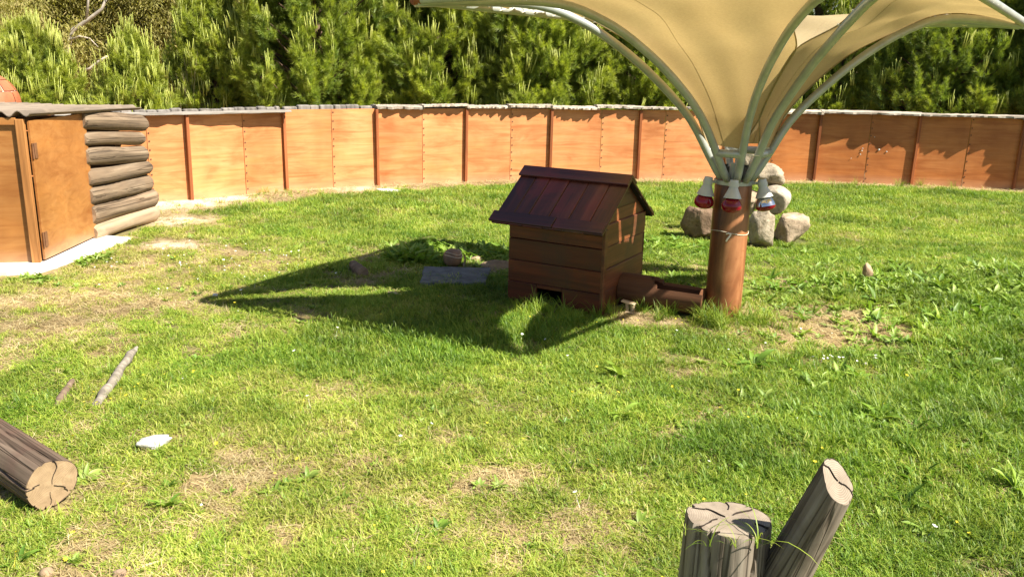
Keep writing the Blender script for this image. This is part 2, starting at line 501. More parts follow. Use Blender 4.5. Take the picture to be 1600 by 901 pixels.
M['straw'] = leaf_mat('straw_blade', [(.30, .21, .095), (.46, .36, .17), (.60, .50, .28)], .25, .05, .6)
M['weed'] = leaf_mat('weed_leaf', [(.10, .20, .022), (.19, .30, .035), (.29, .38, .075)], .33, .03, .5)
M['pine'] = leaf_mat('pine_needle', [(.065, .12, .022), (.15, .22, .034), (.27, .33, .045), (.42, .46, .055)], .45, .03, .55, .5, .2)
M['candle'] = leaf_mat('pine_candle', [(.30, .36, .05), (.40, .44, .07), (.50, .50, .11)], .25, .05, .5)
M['euc'] = leaf_mat('olive_leaf', [(.24, .23, .07), (.32, .31, .095), (.38, .345, .12), (.44, .36, .155)], .5, .01, .6, .35, .2)
M['petal_white'] = plain('white_petal', (.8, .8, .76), .7)
M['petal_yellow'] = plain('yellow_petal', (.75, .60, .03), .7)
M['pine_trunk'] = plain('pine_trunk_bark', (.14, .09, .06), .9, 0, .2, 14, .4, .8, .02)
M['pale_trunk'] = plain('pale_smooth_bark', (.46, .40, .33), .8, 0, .2, 7, .3, .3, .02)
M['reed'] = leaf_mat('dry_reed', [(.40, .31, .17), (.52, .43, .26)], .2, .05)

# ------------------------------------------------------------------ the lie of the land
FENCE = [(-7.9, 6.4), (-7.2, 7.5), (-6.3, 8.3), (-5.4, 8.95), (-4.6, 9.5), (-3.79, 10.03), (-2.88, 10.86), (-1.83, 11.50), (-0.69, 12.07),
         (0.50, 12.45), (1.80, 12.72), (3.13, 12.90), (4.47, 12.94), (5.86, 12.78), (7.22, 12.50), (8.40, 12.0), (9.3, 11.1), (10.1, 10.2), (10.7, 9.2)]
def fence_dist(x, y):
    """signed-ish distance from the fence line, positive inside the enclosure"""
    x = np.asarray(x, float); y = np.asarray(y, float)
    best = np.full(x.shape, 1e9); sgn = np.ones(x.shape)
    for (ax, ay), (bx, by) in zip(FENCE[:-1], FENCE[1:]):
        dx, dy = bx - ax, by - ay
        u = np.clip(((x - ax) * dx + (y - ay) * dy) / (dx * dx + dy * dy), 0, 1)
        px, py = x - ax - u * dx, y - ay - u * dy
        d = np.hypot(px, py)
        s = np.where(dx * py - dy * px < 0, 1, -1)
        sgn = np.where(d < best, s, sgn); best = np.minimum(best, d)
    return best * sgn
POLE = (1.46, 5.75)
def hz(x, y):
    x = np.asarray(x, float); y = np.asarray(y, float)
    h = .016 * fbm(x * 1.3, y * 1.3, 3) * 2
    h = h + .17 * gs(x, y, 4.35, 6.35, 1.35, .9, .15) + .09 * gs(x, y, 3.3, 5.0, .9, .7) + .06 * gs(x, y, 2.2, 3.6, .9, .6)
    flat = np.clip(gs(x, y, .5, 6.1, .9, .7) + gs(x, y, *POLE, .5) + gs(x, y, 2.25, 8.3, .8) + gs(x, y, -4.2, 7.4, 1.0, 1.8), 0, 1)
    return h * (1 - flat)
def H(x, y): return float(hz(x, y))

def maps(x, y):
    """bare, pale (sandy), dry, lush maps of the lawn in world metres"""
    n1 = fbm(x * 1.1, y * 1.1, 21, 4); n2 = fbm(x * 3.3, y * 3.3, 31, 3); n3 = fbm(x * .6, y * .6, 41, 2)
    fd = fence_dist(x, y)
    strip = np.clip(1 - (fd - .10 + n2 * .5) / (.46 + .45 * gs(x, y, -3.4, 9.8, 1.2) + .2 * gs(x, y, -1.6, 11.3, 1.3)), 0, 1) * 1.6
    bare = (strip + .95 * gs(x, y, -3.35, 8.75, .45, .4) + 1.0 * gs(x, y, -3.05, 7.55, .30, .22) + .62 * gs(x, y, -3.3, 5.6, 1.1, .6) + .35 * gs(x, y, -2.9, 4.9, .7, .35)
            +   .8 * gs(x, y, 2.1, 5.45, .6, .55) + .75 * gs(x, y, 2.35, 6.6, .35, .2) + .55 * gs(x, y, -.25, 7.0, .45, .25) + .5 * gs(x, y, -1.2, 6.45, .5, .2)
            + .30 * gs(x, y, .42, 2.85, .28, .2) + .28 * gs(x, y, -.1, 3.35, .25, .15) + .45 * gs(x, y, 3.1, 5.0, .3, .2) + .8 * gs(x, y, .95, 5.6, .4, .18, -.4)
            + .28 * gs(x, y, -1.25, 3.15, .35, .18) + .35 * gs(x, y, -1.05, 4.3, .3, .14) + .55 * gs(x, y, -1.25, 2.45, .6, .12) + .45 * gs(x, y, -3.0, 4.5, .4, .3)
            + .35 * gs(x, y, -2.0, 7.4, .6, .3) + .4 * gs(x, y, 1.9, 7.1, .35, .2))
    bare = np.clip(bare * 1.25 + n1 * .7 + n2 * .9 - .13, 0, 1)
    pale = np.clip(1.3 * gs(x, y, -3.45, 8.75, .30, .26) + 1.2 * gs(x, y, -3.05, 7.55, .26, .17) + .9 * strip * (gs(x, y, -3.6, 9.7, .9) + .7 * gs(x, y, -1.7, 11.1, .7, .3))
                   + .12 * np.clip(strip, 0, 1) + .6 * gs(x, y, 2.35, 6.6, .3, .14) + .5 * gs(x, y, 1.0, 5.55, .25, .12, -.4) + n2 * .35 - .05, 0, 1)
    dry = np.clip(.85 * gs(x, y, -3.2, 5.9, 1.5, 1.2) + .34 * gs(x, y, -1.2, 2.9, 2.0, 1.3) + .5 * gs(x, y, 2.2, 5.6, .9, .8) + .5 * gs(x, y, -1.2, 3.2, 1.0, .6) + .55 * gs(x, y, -1.05, 4.25, .5, .25) + .6 * gs(x, y, -2.12, 4.2, .16, .35)
                  + .35 * gs(x, y, .3, 2.7, .9, .4) + .45 * gs(x, y, -2.9, 7.6, .9, .9) + .35 * gs(x, y, -1.8, 7.0, 1.2, .5) + n1 * .9 + n2 * .5 + .10, 0, 1)
    lush = np.clip(.75 * gs(x, y, 3.0, 4.8, 1.4, 1.4) + .55 * gs(x, y, .1, 5.3, .9, .5) + .5 * gs(x, y, -.6, 4.9, .8, .5) + .4 * gs(x, y, 1.0, 3.5, .8, .6)
                   + .3 * np.clip((y - 8) / 2, 0, 1) - .5 * gs(x, y, -3.2, 5.8, 1.4, 1.0) + n3 * .9 + n1 * .5 + .12, 0, 1)
    return bare, pale, dry, lush

def axis_samples(a, b, fine0, fine1, step, coarse):
    l = []
    t = a
    while t < fine0: l.append(t); t += max(coarse * min(1, (fine0 - t) / 12), step * 2)
    l += list(np.arange(fine0, fine1, step))
    t = fine1
    while t < b: l.append(t); t += max(coarse * min(1, (t - fine1) / 12 + .02), step * 2)
    l.append(b)
    return np.array(l)
gx = axis_samples(-140, 140, -5.2, 7.6, .05, 12)
gy = axis_samples(-40, 230, 1.6, 13.2, .05, 12)
GX, GY = np.meshgrid(gx, gy)
GZ = hz(GX, GY)
nx, ny = len(gx), len(gy)
me = bpy.data.meshes.new('ground')
me.vertices.add(nx * ny)
me.vertices.foreach_set('co', np.stack([GX, GY, GZ], -1).ravel())
I = (np.arange(ny - 1)[:, None] * nx + np.arange(nx - 1)[None]).ravel()
F = np.stack([I, I + 1, I + nx + 1, I + nx], -1)
me.loops.add(F.size); me.loops.foreach_set('vertex_index', F.ravel())
me.polygons.add(len(F)); me.polygons.foreach_set('loop_start', np.arange(0, F.size, 4)); me.polygons.foreach_set('loop_total', np.full(len(F), 4))
me.update(calc_edges=True)
me.polygons.foreach_set('use_smooth', [True] * len(F))
ba, pa, dr, lu = maps(GX.ravel(), GY.ravel())
for nm, arr in (('bare', ba), ('pale', pa), ('dry', dr)):
    at = me.attributes.new(nm, 'FLOAT', 'POINT'); at.data.foreach_set('value', arr.astype(np.float32))
me.materials.append(M['ground'])
ground = bpy.data.objects.new('ground', me); COL.objects.link(ground)
tag(ground, 'lawn soil of the enclosure with bare sandy patches', None, None, 'structure')

# ------------------------------------------------------------------ fence
fence = tag(empty('plywood_fence', (0, 0, 0)), 'curved fence of orange varnished plywood with dark red battens and rough grey capping', 'fence')
nails = MB()
frnd = random.Random(3)
def bark_slab(L, w, t, seed):
    """rough split slab, long axis x"""
    r = random.Random(seed); nu, nv = 26, 6
    ea = [r.uniform(-.28, .28) for _ in range(nu + 1)]; eb = [r.uniform(-.3, .3) for _ in range(nu + 1)]
    for k in range(1, nu): ea[k] = (ea[k - 1] * .55 + ea[k] * .7); eb[k] = (eb[k - 1] * .5 + eb[k] * .7)
    def top(u, v):
        i = int(round(u * nu)); x = (u - .5) * L + (r.uniform(-.01, .01) if 0 < u < 1 else r.uniform(-.02, .02))
        y = (-.5 * (1 + ea[i])) * w * (1 - v) + .5 * (1 + eb[i]) * w * v
        return (x, y, t * .5 * (1 - .6 * abs(2 * v - 1) ** 2) + r.uniform(-.004, .004))
    mb = MB(); mb.grid(top, nu, nv)
    n = len(mb.v)
    low = [(x, y, -t * .5 + r.uniform(-.003, .003)) for x, y, z in mb.v]
    fs = [tuple(i for i in reversed(f)) for f in mb.f]
    top_f = list(mb.f)
    mb.add(low, fs)
    W1 = nu + 1
    ring = list(range(W1)) + [W1 * j + nu for j in range(1, nv + 1)] + [W1 * nv + i for i in range(nu - 1, -1, -1)] + [W1 * j for j in range(nv - 1, 0, -1)]
    for a, b in zip(ring, ring[1:] + ring[:1]):
        mb.f.append((b, a, a + n, b + n)); mb.m.append(0)
    return mb
slab_meshes = [bark_slab(1.0, .22, .035, s).mesh('cap_slab', M['bark_slab']) for s in range(5)]
for i in range(len(FENCE) - 1):
    (ax, ay), (bx, by) = FENCE[i], FENCE[i + 1]
    L = math.hypot(bx - ax, by - ay); ang = math.atan2(by - ay, bx - ax)
    ht = 1.0 + frnd.uniform(-.006, .006)
    # two plywood sheets to a bay, the right one lapping 4 mm proud
    cut = L * frnd.choice([.28, .5, .52, .56, .78])
    for (x0, x1, off) in ((0.0, cut, 0.0), (cut + .003, L, -.004)):
        mb = MB(); mb.box(((x0 + x1) / 2, off, ht / 2 - .01), (x1 - x0 - .002, .012, ht + .02))
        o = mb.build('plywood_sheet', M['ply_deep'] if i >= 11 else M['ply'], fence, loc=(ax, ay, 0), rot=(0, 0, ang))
    z = .07
    while z < ht - .03:
        nails.tube([(0, -.009, 0), (0, -.0135, 0)], .0105, 6, M=Matrix.Translation((ax, ay, z)) @ Matrix.Rotation(ang, 4, 'Z') @ Matrix.Translation((cut + .022 + frnd.uniform(-.003, .003), 0, 0)))
        z += frnd.uniform(.075, .135)
    # batten at the left end of the bay, 5 cm proud of the sheets
    mb = MB(); mb.box((0, 0, .5), (.036, .052, 1.02), bev=.003)
    nrm = Vector((math.sin(ang), -math.cos(ang), 0))
    mb.build('batten', M['batten'], fence, loc=(ax + nrm.x * .034, ay + nrm.y * .034, -.01), rot=(frnd.uniform(-.01, .01), frnd.uniform(-.012, .012), ang))
    mid = Vector(((ax + bx) / 2, (ay + by) / 2, 0))
    # rough slabs on top from the sixth bay on; bare stake heads show to the left
    if i >= 7:
        npc = 2 if i < 11 else 1
        for k in range(npc):
            ov = -.03 if i < 11 else .035
            me_ = slab_meshes[(i * 2 + k) % 5]
            o = bpy.data.objects.new('cap_slab', me_); COL.objects.link(o); o.parent = fence
            f = (k + .5) / npc
            o.location = (ax + (bx - ax) * f + nrm.x * (ov + frnd.uniform(0, .015)), ay + (by - ay) * f + nrm.y * (ov + frnd.uniform(0, .015)), ht + .026 + (.012 if k else 0) + frnd.uniform(0, .006))
            o.rotation_euler = (frnd.uniform(-.05, .12), frnd.uniform(-.015, .015), ang + frnd.uniform(-.02, .02))
            o.scale = (L / npc * 1.04, frnd.uniform(.9, 1.15), frnd.uniform(.8, 1.2))
    if i < 9:
        # vertical stakes behind the sheets
        x = .02
        while x < L - .03:
            w = frnd.uniform(.11, .19)
            if x + w > L: w = L - x
            mb = MB(); hh = ht + frnd.uniform(.028, .052)
            mb.box((0, 0, hh / 2), (w - .008, .09, hh), bev=.012)
            p = Matrix.Translation((ax, ay, 0)) @ Matrix.Rotation(ang, 4, 'Z') @ Vector((x + w / 2, .085, 0))
            mb.build('stake', M['grey_stake'], fence, loc=p, rot=(0, frnd.uniform(-.012, .012), ang + frnd.uniform(-.05, .05)))
            x += w
nb = nails.build('nails', M['nail'], fence); nb['kind'] = 'stuff'
# long thin board lying on the stakes at the left end
mb = bark_slab(2.6, .16, .022, 77)
o = mb.build('cap_board', M['grey_wood'], fence)
a5, a7 = Vector((-4.75, 9.33, 0)), Vector((-2.95, 10.72, 0))
dirv = a7 - a5
o.location = ((a5 + a7) / 2 + Vector((.03, -.04, 1.0))); o.rotation_euler = (.05, .0, math.atan2(dirv.y, dirv.x))
# small pale snails stuck to the right-hand sheets
def on_fence(i, f, z):
    (ax, ay), (bx, by) = FENCE[i], FENCE[i + 1]
    ang = math.atan2(by - ay, bx - ax)
    return (ax + (bx - ax) * f + math.sin(ang) * .014, ay + (by - ay) * f - math.cos(ang) * .014, z), ang
def snail_mesh():
    mb = MB()
    pr = []
    for k in range(46):
        t = k / 45; a = t * 4.2 * math.pi; rr = .0105 * (1 - t) + .0015
        pr.append((math.cos(a) * rr, -.004 - t * .010, math.sin(a) * rr))
    mb.tube(pr, [.008 * (1 - k / 45) + .002 for k in range(46)], 8)
    return mb.mesh('snail', M['lamp_white'], True)
sm = snail_mesh()
for (i, f, z, s, lb) in [(12, .63, .50, 1.7, 'largest of the pale snails on the orange plywood at the right'), (12, .71, .475, 1.2, 'pale snail just right of the largest one on the plywood'),
                     (12, .465, .51, 1.0, 'top snail of the short column of three on the plywood'), (12, .46, .475, 1.1, 'middle snail of the short column of three on the plywood'),
                     (12, .45, .42, 1.1, 'bottom snail of the short column of three on the plywood'), (12, .57, .68, .8, 'highest of the tiny snails on the right-hand plywood'), (12, .36, .36, .8, 'lowest of the tiny snails, nearest the left batten')]:
    p, ang = on_fence(i, f, z)
    o = bpy.data.objects.new('snail', sm); COL.objects.link(o); o.location = p; o.rotation_euler = (0, frnd.uniform(0, 6), ang); o.scale = (s * .48,) * 3
    tag(o, lb, 'snail', 'snails on the right-hand fence sheet')

# ------------------------------------------------------------------ shed of logs and plywood
shed = tag(empty('log_shed', (-3.76, 6.70, 0)), 'low shed with orange plywood front and door, stacked round log side and corrugated roof', 'shed')
# shed space: x to the left is negative, y runs back along its right-hand side
def wl(mb_name, mat, mb, **k): return mb.build(mb_name, mat, shed, **k)
mb = MB(); mb.box((-1.05, .02, .575), (1.98, .018, 1.09), bev=.002); front = wl('front_panel', M['shed_ply'], mb)
front.rotation_euler = (0, 0, R_(13)); front.location = (0, 0, 0)
mb = MB(); mb.box((-.035, -.0, .58), (.062, .05, 1.155), bev=.004); o = wl('corner_post', M['shed_post'], mb); o.rotation_euler = (0, 0, R_(13))
mb = MB(); mb.box((-1.05, -.004, 1.14), (1.98, .03, .055), bev=.003); o = wl('top_rail', M['shed_ply'], mb); o.rotation_euler = (0, 0, R_(13))
mb = MB(); mb.box((.0, .488, .585), (.02, .964, 1.09), bev=.002); door = wl('door', M['shed_ply'], mb)
door.rotation_euler = (0, 0, R_(2.2)); door.location = (.012, .015, .012)
for z in (.90, .20):
    mb = MB(); mb.box((.017, .045, z), (.006, .04, .12), bev=.002); mb.tube([(.016, .004, z - .06), (.016, .004, z + .06)], .007, 8)
    o = mb.build('hinge', M['hinge'], door)
lr = random.Random(9)
def round_log(L, r, seed, n=18, nl=26, knot=False):
    r_ = random.Random(seed); vs = []; fs = []
    ph = [r_.uniform(0, 6.28) for _ in range(6)]
    for i in range(nl + 1):
        u = i / nl; x = u * L
        for k in range(n):
            a = 2 * math.pi * k / n
            rr = r * (1 + .05 * math.sin(2 * a + ph[0] + u * 2) + .035 * math.sin(3 * a + ph[1] - u * 5) + .03 * math.sin(u * 9 + ph[2]) + .018 * math.sin(7 * a + ph[3]) + r_.uniform(-.012, .012))
            if u > .94: rr *= 1 - ((u - .94) / .06) ** 2 * .22
            if u < .03: rr *= .9
            if knot: rr *= 1 + (.05 * r_.uniform(-1, 1) if .05 < u < .6 else 0) + .28 * math.exp(-((u - .62) / .05) ** 2 - ((math.cos(a - 5.6) - 1) / .25) ** 2)
            vs.append((x, rr * math.cos(a), rr * math.sin(a) + .012 * math.sin(u * 3 + ph[4])))
    for i in range(nl):
        for k in range(n):
            j = (k + 1) % n
            fs.append((i * n + k, i * n + j, (i + 1) * n + j, (i + 1) * n + k))
    mb = MB(); mb.add(vs, fs, 0)
    b = nl * n
    mb.add([], [])
    c0 = len(mb.v); mb.v += [(0, 0, 0), (L * 1.004, 0, 0)]
    for k in range(n):
        j = (k + 1) % n
        mb.f.append((c0, j, k)); mb.m.append(1)
        mb.f.append((c0 + 1, b + k, b + j)); mb.m.append(1)
    return mb
lz = [.078, .250, .420, .588, .752, .912, 1.082]
lrad = [.080, .092, .084, .076, .082, .064, .085]
lext = [1.10, 1.10, 1.04, 1.03, 1.00, .97, 1.03]
for k in range(7):
    mb = round_log(lext[k], lrad[k], 40 + k, knot=(k == 2))
    o = mb.build('log', [M['log_sandy'] if k == 0 else M['log'], M['log_end']], shed, smooth=True, angle=50, loc=(-.055 + lr.uniform(-.008, .008), .93, lz[k]), rot=(lr.uniform(0, .4) if k != 2 else 0, .085 * k / 6, R_(90 - 7.5)))
# notched spacers between the log ends and the back log wall
for k in range(6):
    zc = (lz[k] + lrad[k] + lz[k + 1] - lrad[k + 1]) / 2
    hgt = max(.012, lz[k + 1] - lrad[k + 1] - lz[k] - lrad[k]) + .05
    for yy, xx in ((1.88, -.02), (1.70, -.03)):
        mb = MB(); mb.box((0, 0, 0), (.09, .05, hgt), bev=.004)
        mb.build('spacer_block', M['log'], shed, loc=(xx, yy, zc), rot=(0, 0, R_(-7)))
for k in range(7):
    mb = round_log(2.0, .078, 60 + k, nl=12)
    mb.build('back_log', [M['log'], M['log_end']], shed, smooth=True, angle=50, loc=(-.12, 1.80, .08 + k * .148), rot=(0, 0, math.pi - .1))
# corrugated roof sheet, ridges running front to back
mb = MB()
rw, rl = 2.1, 2.02
def corr(u, v):
    x = -rw + u * (rw + .06)
    return (x, -.035 + v * rl + x * .23 * (1 - v), 1.20 - .065 * v + .021 * math.cos(u * rw / .112 * 2 * math.pi) + (1 - v) * .004 + .005 * math.sin(u * 13 + v * 2))
def corr2(u, v):
    p = corr(u, v); return (p[0], p[1], p[2] - .007)
nu = 150
mb.grid(corr, nu, 8); n0 = len(mb.v); mb.grid(corr2, nu, 8, flip=True)
W1 = nu + 1
ring = list(range(W1)) + [W1 * j + nu for j in range(1, 9)] + [W1 * 8 + i for i in range(nu - 1, -1, -1)] + [W1 * j for j in range(7, 0, -1)]
for a, b in zip(ring, ring[1:] + ring[:1]):
    mb.f.append((b, a, a + n0, b + n0)); mb.m.append(0)
mb.build('corrugated_roof', M['roof_sheet'], shed, smooth=True, angle=40)
# concrete threshold
def pad(name, poly, z0, z1, mat, seed, **k):
    """slab with a slightly broken outline"""
    r = random.Random(seed); P = []
    for (ax, ay), (bx, by) in zip(poly, poly[1:] + poly[:1]):
        n = max(2, int(math.hypot(bx - ax, by - ay) / .05))
        for t in range(n):
            f = t / n; P.append((ax + (bx - ax) * f + r.uniform(-.009, .009), ay + (by - ay) * f + r.uniform(-.009, .009)))
    n = len(P); cx = sum(p[0] for p in P) / n; cy = sum(p[1] for p in P) / n
    mb = MB()
    ins = [(cx + (x - cx) * .985, cy + (y - cy) * .985) for x, y in P]
    vs = [(x, y, z0) for x, y in P] + [(x, y, z1 - .008) for x, y in P] + [(x, y, z1 + r.uniform(-.002, .002)) for x, y in ins]
    fs = [tuple(range(n - 1, -1, -1)), tuple(range(2 * n, 3 * n))]
    for L in range(2):
        for i in range(n):
            j = (i + 1) % n
            fs.append((L * n + i, L * n + j, L * n + n + j, L * n + n + i))
    mb.add(vs, fs)
    return mb.build(name, mat, **k)
o = pad('concrete_threshold', [(-5.9, 5.85), (-4.0, 6.34), (-3.66, 6.44), (-3.58, 6.9), (-3.50, 7.72), (-3.72, 7.78), (-3.9, 7.4), (-5.9, 7.4)], -.06, .035, M['concrete'], 5)
tag(o, 'bright concrete threshold slab under the plywood shed door', 'slab', None, 'structure')

# terracotta dome behind the shed
dome = tag(empty('terracotta_dome', (-5.55, 9.05, 0)), 'reddish terracotta dome with pale joints rising behind the shed roof', 'dome')
mb = MB(); mb.lathe([(.40, -.02), (.40, 1.10), (.39, 1.12), (.0, 1.12)], 32); mb.build('drum', M['mortar'], dome, True, 40)
mb = MB(); mb.lathe([(.395 * math.cos(a), 1.12 + .33 * math.sin(a)) for a in np.linspace(0, math.pi / 2, 12)], 40); mb.build('dome_core', M['mortar'], dome, True)
for row in range(4):
    e0, e1 = row * 22 + .8, row * 22 + 21.2
    cnt = [12, 11, 8, 4][row]
    for k in range(cnt):
        a0 = 360 / cnt * k + row * 17; a1 = a0 + 360 / cnt - (1.5 + row)
        def fn(u, v, a0=a0, a1=a1, e0=e0, e1=e1):
            a = R_(a0 + (a1 - a0) * u); e = R_(e0 + (e1 - e0) * v)
            return (.405 * math.cos(e) * math.cos(a), .405 * math.cos(e) * math.sin(a), 1.12 + .34 * math.sin(e))
        mb = MB(); mb.grid(fn, 5, 4); mb.build('tile', M['terracotta'], dome, True)

# ------------------------------------------------------------------ shade canopy on a post
canopy = tag(empty('shade_canopy', (POLE[0], POLE[1], 0)), 'inverted umbrella shade of tan cloth on curved grey steel arms above a rust brown post', 'canopy')
mb = MB()
mb.lathe([(.123, -.06), (.123, .5), (.1225, .945), (.120, .953), (.112, .953), (.112, .85), (0, .85)], 40)
mb.build('post', M['post'], canopy, True, 35)
mb = MB(); mb.lathe([(.124, .915), (.130, .917), (.130, .942), (.124, .944)], 40); mb.build('collar', M['steel'], canopy, True, 35)
mb = MB(); mb.lathe([(.092, .86), (.092, 1.035), (.088, 1.037), (.084, 1.035), (.084, .90), (0, .90)], 32); mb.build('inner_pipe', M['dark_pipe'], canopy, True, 35)
mb = MB(); mb.tube([(-.03, -.07, .90), (-.03, -.075, 1.06)], .024, 12); mb.tube([(.02, .02, .90), (.02, .02, 1.22)], .02, 12); mb.build('stub_tube', M['steel'], canopy, True, 40)
PR = [.085, .12, .19, .32, .5, .75, 1.05, 1.4, 2.07]
PZ = [.95, .995, 1.115, 1.335, 1.53, 1.735, 1.91, 2.0, 1.975]
PT = [.030, .038, .053, .078, .11, .134, .149, .13, .028]
def smooth_prof(n=34):
    """Catmull-Rom resample of the arm profile"""
    P = np.array([PR, PZ, PT]).T
    s = np.concatenate([[0], np.cumsum(np.hypot(np.diff(P[:, 0]), np.diff(P[:, 1])))])
    out = []
    for t in np.linspace(0, s[-1], n):
        i = min(np.searchsorted(s, t, 'right') - 1, len(s) - 2); f = (t - s[i]) / (s[i + 1] - s[i])
        p0, p1, p2, p3 = P[max(i - 1, 0)], P[i], P[i + 1], P[min(i + 2, len(P) - 1)]
        out.append(.5 * ((2 * p1) + (-p0 + p2) * f + (2 * p0 - 5 * p1 + 4 * p2 - p3) * f * f + (-p0 + 3 * p1 - 3 * p2 + p3) * f ** 3))
    return np.array(out)
PROF = smooth_prof()
AZ = [R_(200.5), R_(-80.5), R_(10.6), R_(116.0)]       # left, near, right and far corner
CZ = [.0, .11, .0, .0]
CR = [2.16, 1.83, 1.95, 1.60]
def arm_pt(c, side, k, dz=0.0, dt=0.0, fr=None):
    r, z, t = PROF[k]
    q_ = min(1, r / .3); r = r * (CR[c] / 2.07 * q_ + 1 - q_)
    t = t + dt
    w = min(1, max(0, (r - .75) / 1.0)); z = z + CZ[c] * w * w * (3 - 2 * w)
    a = AZ[c]
    return Vector((.005 + r * math.cos(a) - side * t * math.sin(a), -.035 + r * math.sin(a) + side * t * math.cos(a), z + dz))
KN = len(PROF)
corner = [arm_pt(c, 0, KN - 1) for c in range(4)]
for c in range(4):
    for side in (-1, 1):
        mb = MB(); mb.tube([arm_pt(c, side, k) for k in range(KN)], .0255, 14)
        mb.build('arm', M['steel'], canopy, True)
def nearest_k(zt): return int(np.argmin(abs(PROF[:, 1] - zt) + (PROF[:, 0] > .6)))
KB = nearest_k(1.15)
for c in range(4):
    d = (c + 1) % 4
    A, B = arm_pt(c, 1, KN - 1), arm_pt(d, -1, KN - 1)
    e = (B - A).normalized()
    mb = MB(); mb.tube([A + e * .02 + Vector((0, 0, .012)), B - e * .02 + Vector((0, 0, .012))], .0255, 14, caps=False)
    et = mb.build('edge_tube', M['steel'], canopy, True)
    mb = MB(); mb.tube([A - e * .012 + Vector((0, 0, .012)), A + e * .026 + Vector((0, 0, .012))], .0268, 14)
    mb.tube([B + e * .012 + Vector((0, 0, .012)), B - e * .026 + Vector((0, 0, .012))], .0268, 14)
    mb.build('rusted_end', M['rust_end'], et, True, 40)
    mb = MB(); mb.tube([arm_pt(c, 1, KB), arm_pt(d, -1, KB)], .026, 14); mb.build('throat_bar', M['steel'], canopy, True)
    # cloth
    nr = np.random.default_rng(70 + c)
    K0 = KB
    def cloth(u, v, c=c, d=d, lift=.034):
        # v runs from throat to outer edge, scalloped back from the tube in the middle
        end = 1 - .055 * 4 * u * (1 - u) - .012
        kf = K0 + (KN - 1 - K0) * v * end
        k = min(int(kf), KN - 2); f = kf - k
        mid_t = math.sin(math.pi * min(1, max(0, (kf - K0) / (KN - 1 - K0)))) ** .8
        # low down the two cloths of a corner lap across the slit; further out they draw back to the arms
        lift = .034 * (1 - .9 * v ** 5)
        rr_ = PROF[k][0] * (1 - f) + PROF[k + 1][0] * f
        w_ = min(1, max(0, (rr_ - .72) / .3)); w_ = w_ * w_ * (3 - 2 * w_)
        g_ = min(1, max(0, (rr_ - .19) / .12))
        ta = PROF[k][2] * (1 - f) + PROF[k + 1][2] * f
        ea = (-(ta + .008) * (1 - w_) - .012 * w_) * g_
        eb = (-(ta - .004) * (1 - w_) - .006 * w_) * g_
        a = arm_pt(c, 1, k, lift + .014 * (1 - w_), ea).lerp(arm_pt(c, 1, k + 1, lift + .014 * (1 - w_), ea), f)
        b = arm_pt(d, -1, k, lift, eb).lerp(arm_pt(d, -1, k + 1, lift, eb), f)
        p = a.lerp(b, u)
        sag = .05 * math.sin(math.pi * u) * mid_t
        ctr = Vector((0, 0, p.z))
        dirn = (ctr - p); dirn.z = 0
        if dirn.length > 1e-6: dirn.normalize()
        p = p + dirn * sag * -.35
        wr = .009 * math.sin(v * 8 + u * 19 + c) * mid_t + .010 * math.sin(v * 17 - u * 6 + c * 3) * mid_t * math.sin(math.pi * u) + .008 * math.sin(v * 31 - u * 8 + c * 2) * mid_t * (1 - abs(2 * u - 1))
        wr += .016 * math.sin(u * math.pi * 14) * max(0, v - .8) / .2
        p.z += wr + .03 * math.sin(math.pi * u) * max(0, (v - .75) / .25)
        return p
    mb = MB(); mb.grid(cloth, 56, 60)
    cl = mb.build('shade_cloth', M['fabric'], canopy, True)
    for us in (.0, .30, 1.0):
        sm_ = MB(); pts_ = [cloth(us, k / 40) + Vector((0, 0, 0)) for k in range(41)]
        sm_.tube(pts_, .0014 if 0 < us < 1 else .005, 6); sm_.build('seam', M['fabric'], cl, True)
    # hem: the doubled seam along each free edge
    # lacing: eyelets and cords to the arms and the edge tube
    lc = MB()
    for side, cc, uu in ((1, c, 0.0), (-1, d, 1.0)):
        k = KB + 3
        while k < KN - 1:
            v = (k - K0) / (KN - 1 - K0)
            p = cloth(uu, min(1, v))
            q = arm_pt(cc, side, k)
            if .018 < (p - q).length < .075:
                lc.tube([p + Vector((0, 0, -.005)), p + Vector((0, 0, .006))], .009, 7)
                qs = q + (p - q).normalized() * .014
                lc.tube([p, p.lerp(qs, .5) + Vector((0, 0, .004)), qs], .0032, 5)
            k += 2
    for t in range(1, 18):
        u = t / 18
        p = cloth(u, 1.0); q = (A + Vector((0, 0, .012))).lerp(B + Vector((0, 0, .012)), u)
        lc.tube([p + Vector((0, 0, -.004)), p + Vector((0, 0, .006))], .009, 7)
        s_ = (B - A).normalized() * .03
        lc.tube([p, q + Vector((0, 0, .024)) + s_, q + s_ * 1.2 + (q - p).normalized() * .024, q - Vector((0, 0, .024)) + s_, p + (q - p) * .1], .0034, 5)
    lc.build('lacing', M['cord'], cl, True)['kind'] = 'stuff'
# loose cord round the throat and the wire round the post
mb = MB()
pp = [arm_pt(1, -1, KB, .0) + Vector((0, -.022, 0)), arm_pt(1, 1, KB, .0) + Vector((0, -.024, -.004)), arm_pt(2, -1, KB) + Vector((.01, -.02, .004))]
mb.tube(pp, .0035, 6); mb.build('throat_cord', M['cord'], canopy, True)
mb = MB()
mb.tube([(.1255 * math.cos(a), .1255 * math.sin(a), .60 + .012 * math.sin(a * 2)) for a in np.linspace(-math.pi, math.pi, 40)], .0016, 6)
mb.tube([(-.02, -.125, .60), (-.03, -.135, .585), (-.045, -.137, .565), (-.05, -.137, .55)], .006, 6)
mb.tube([(-.02, -.125, .60), (-.04, -.137, .605), (-.055, -.138, .60)], .004, 6)
mb.build('tie_wire', M['cord'], canopy, True)

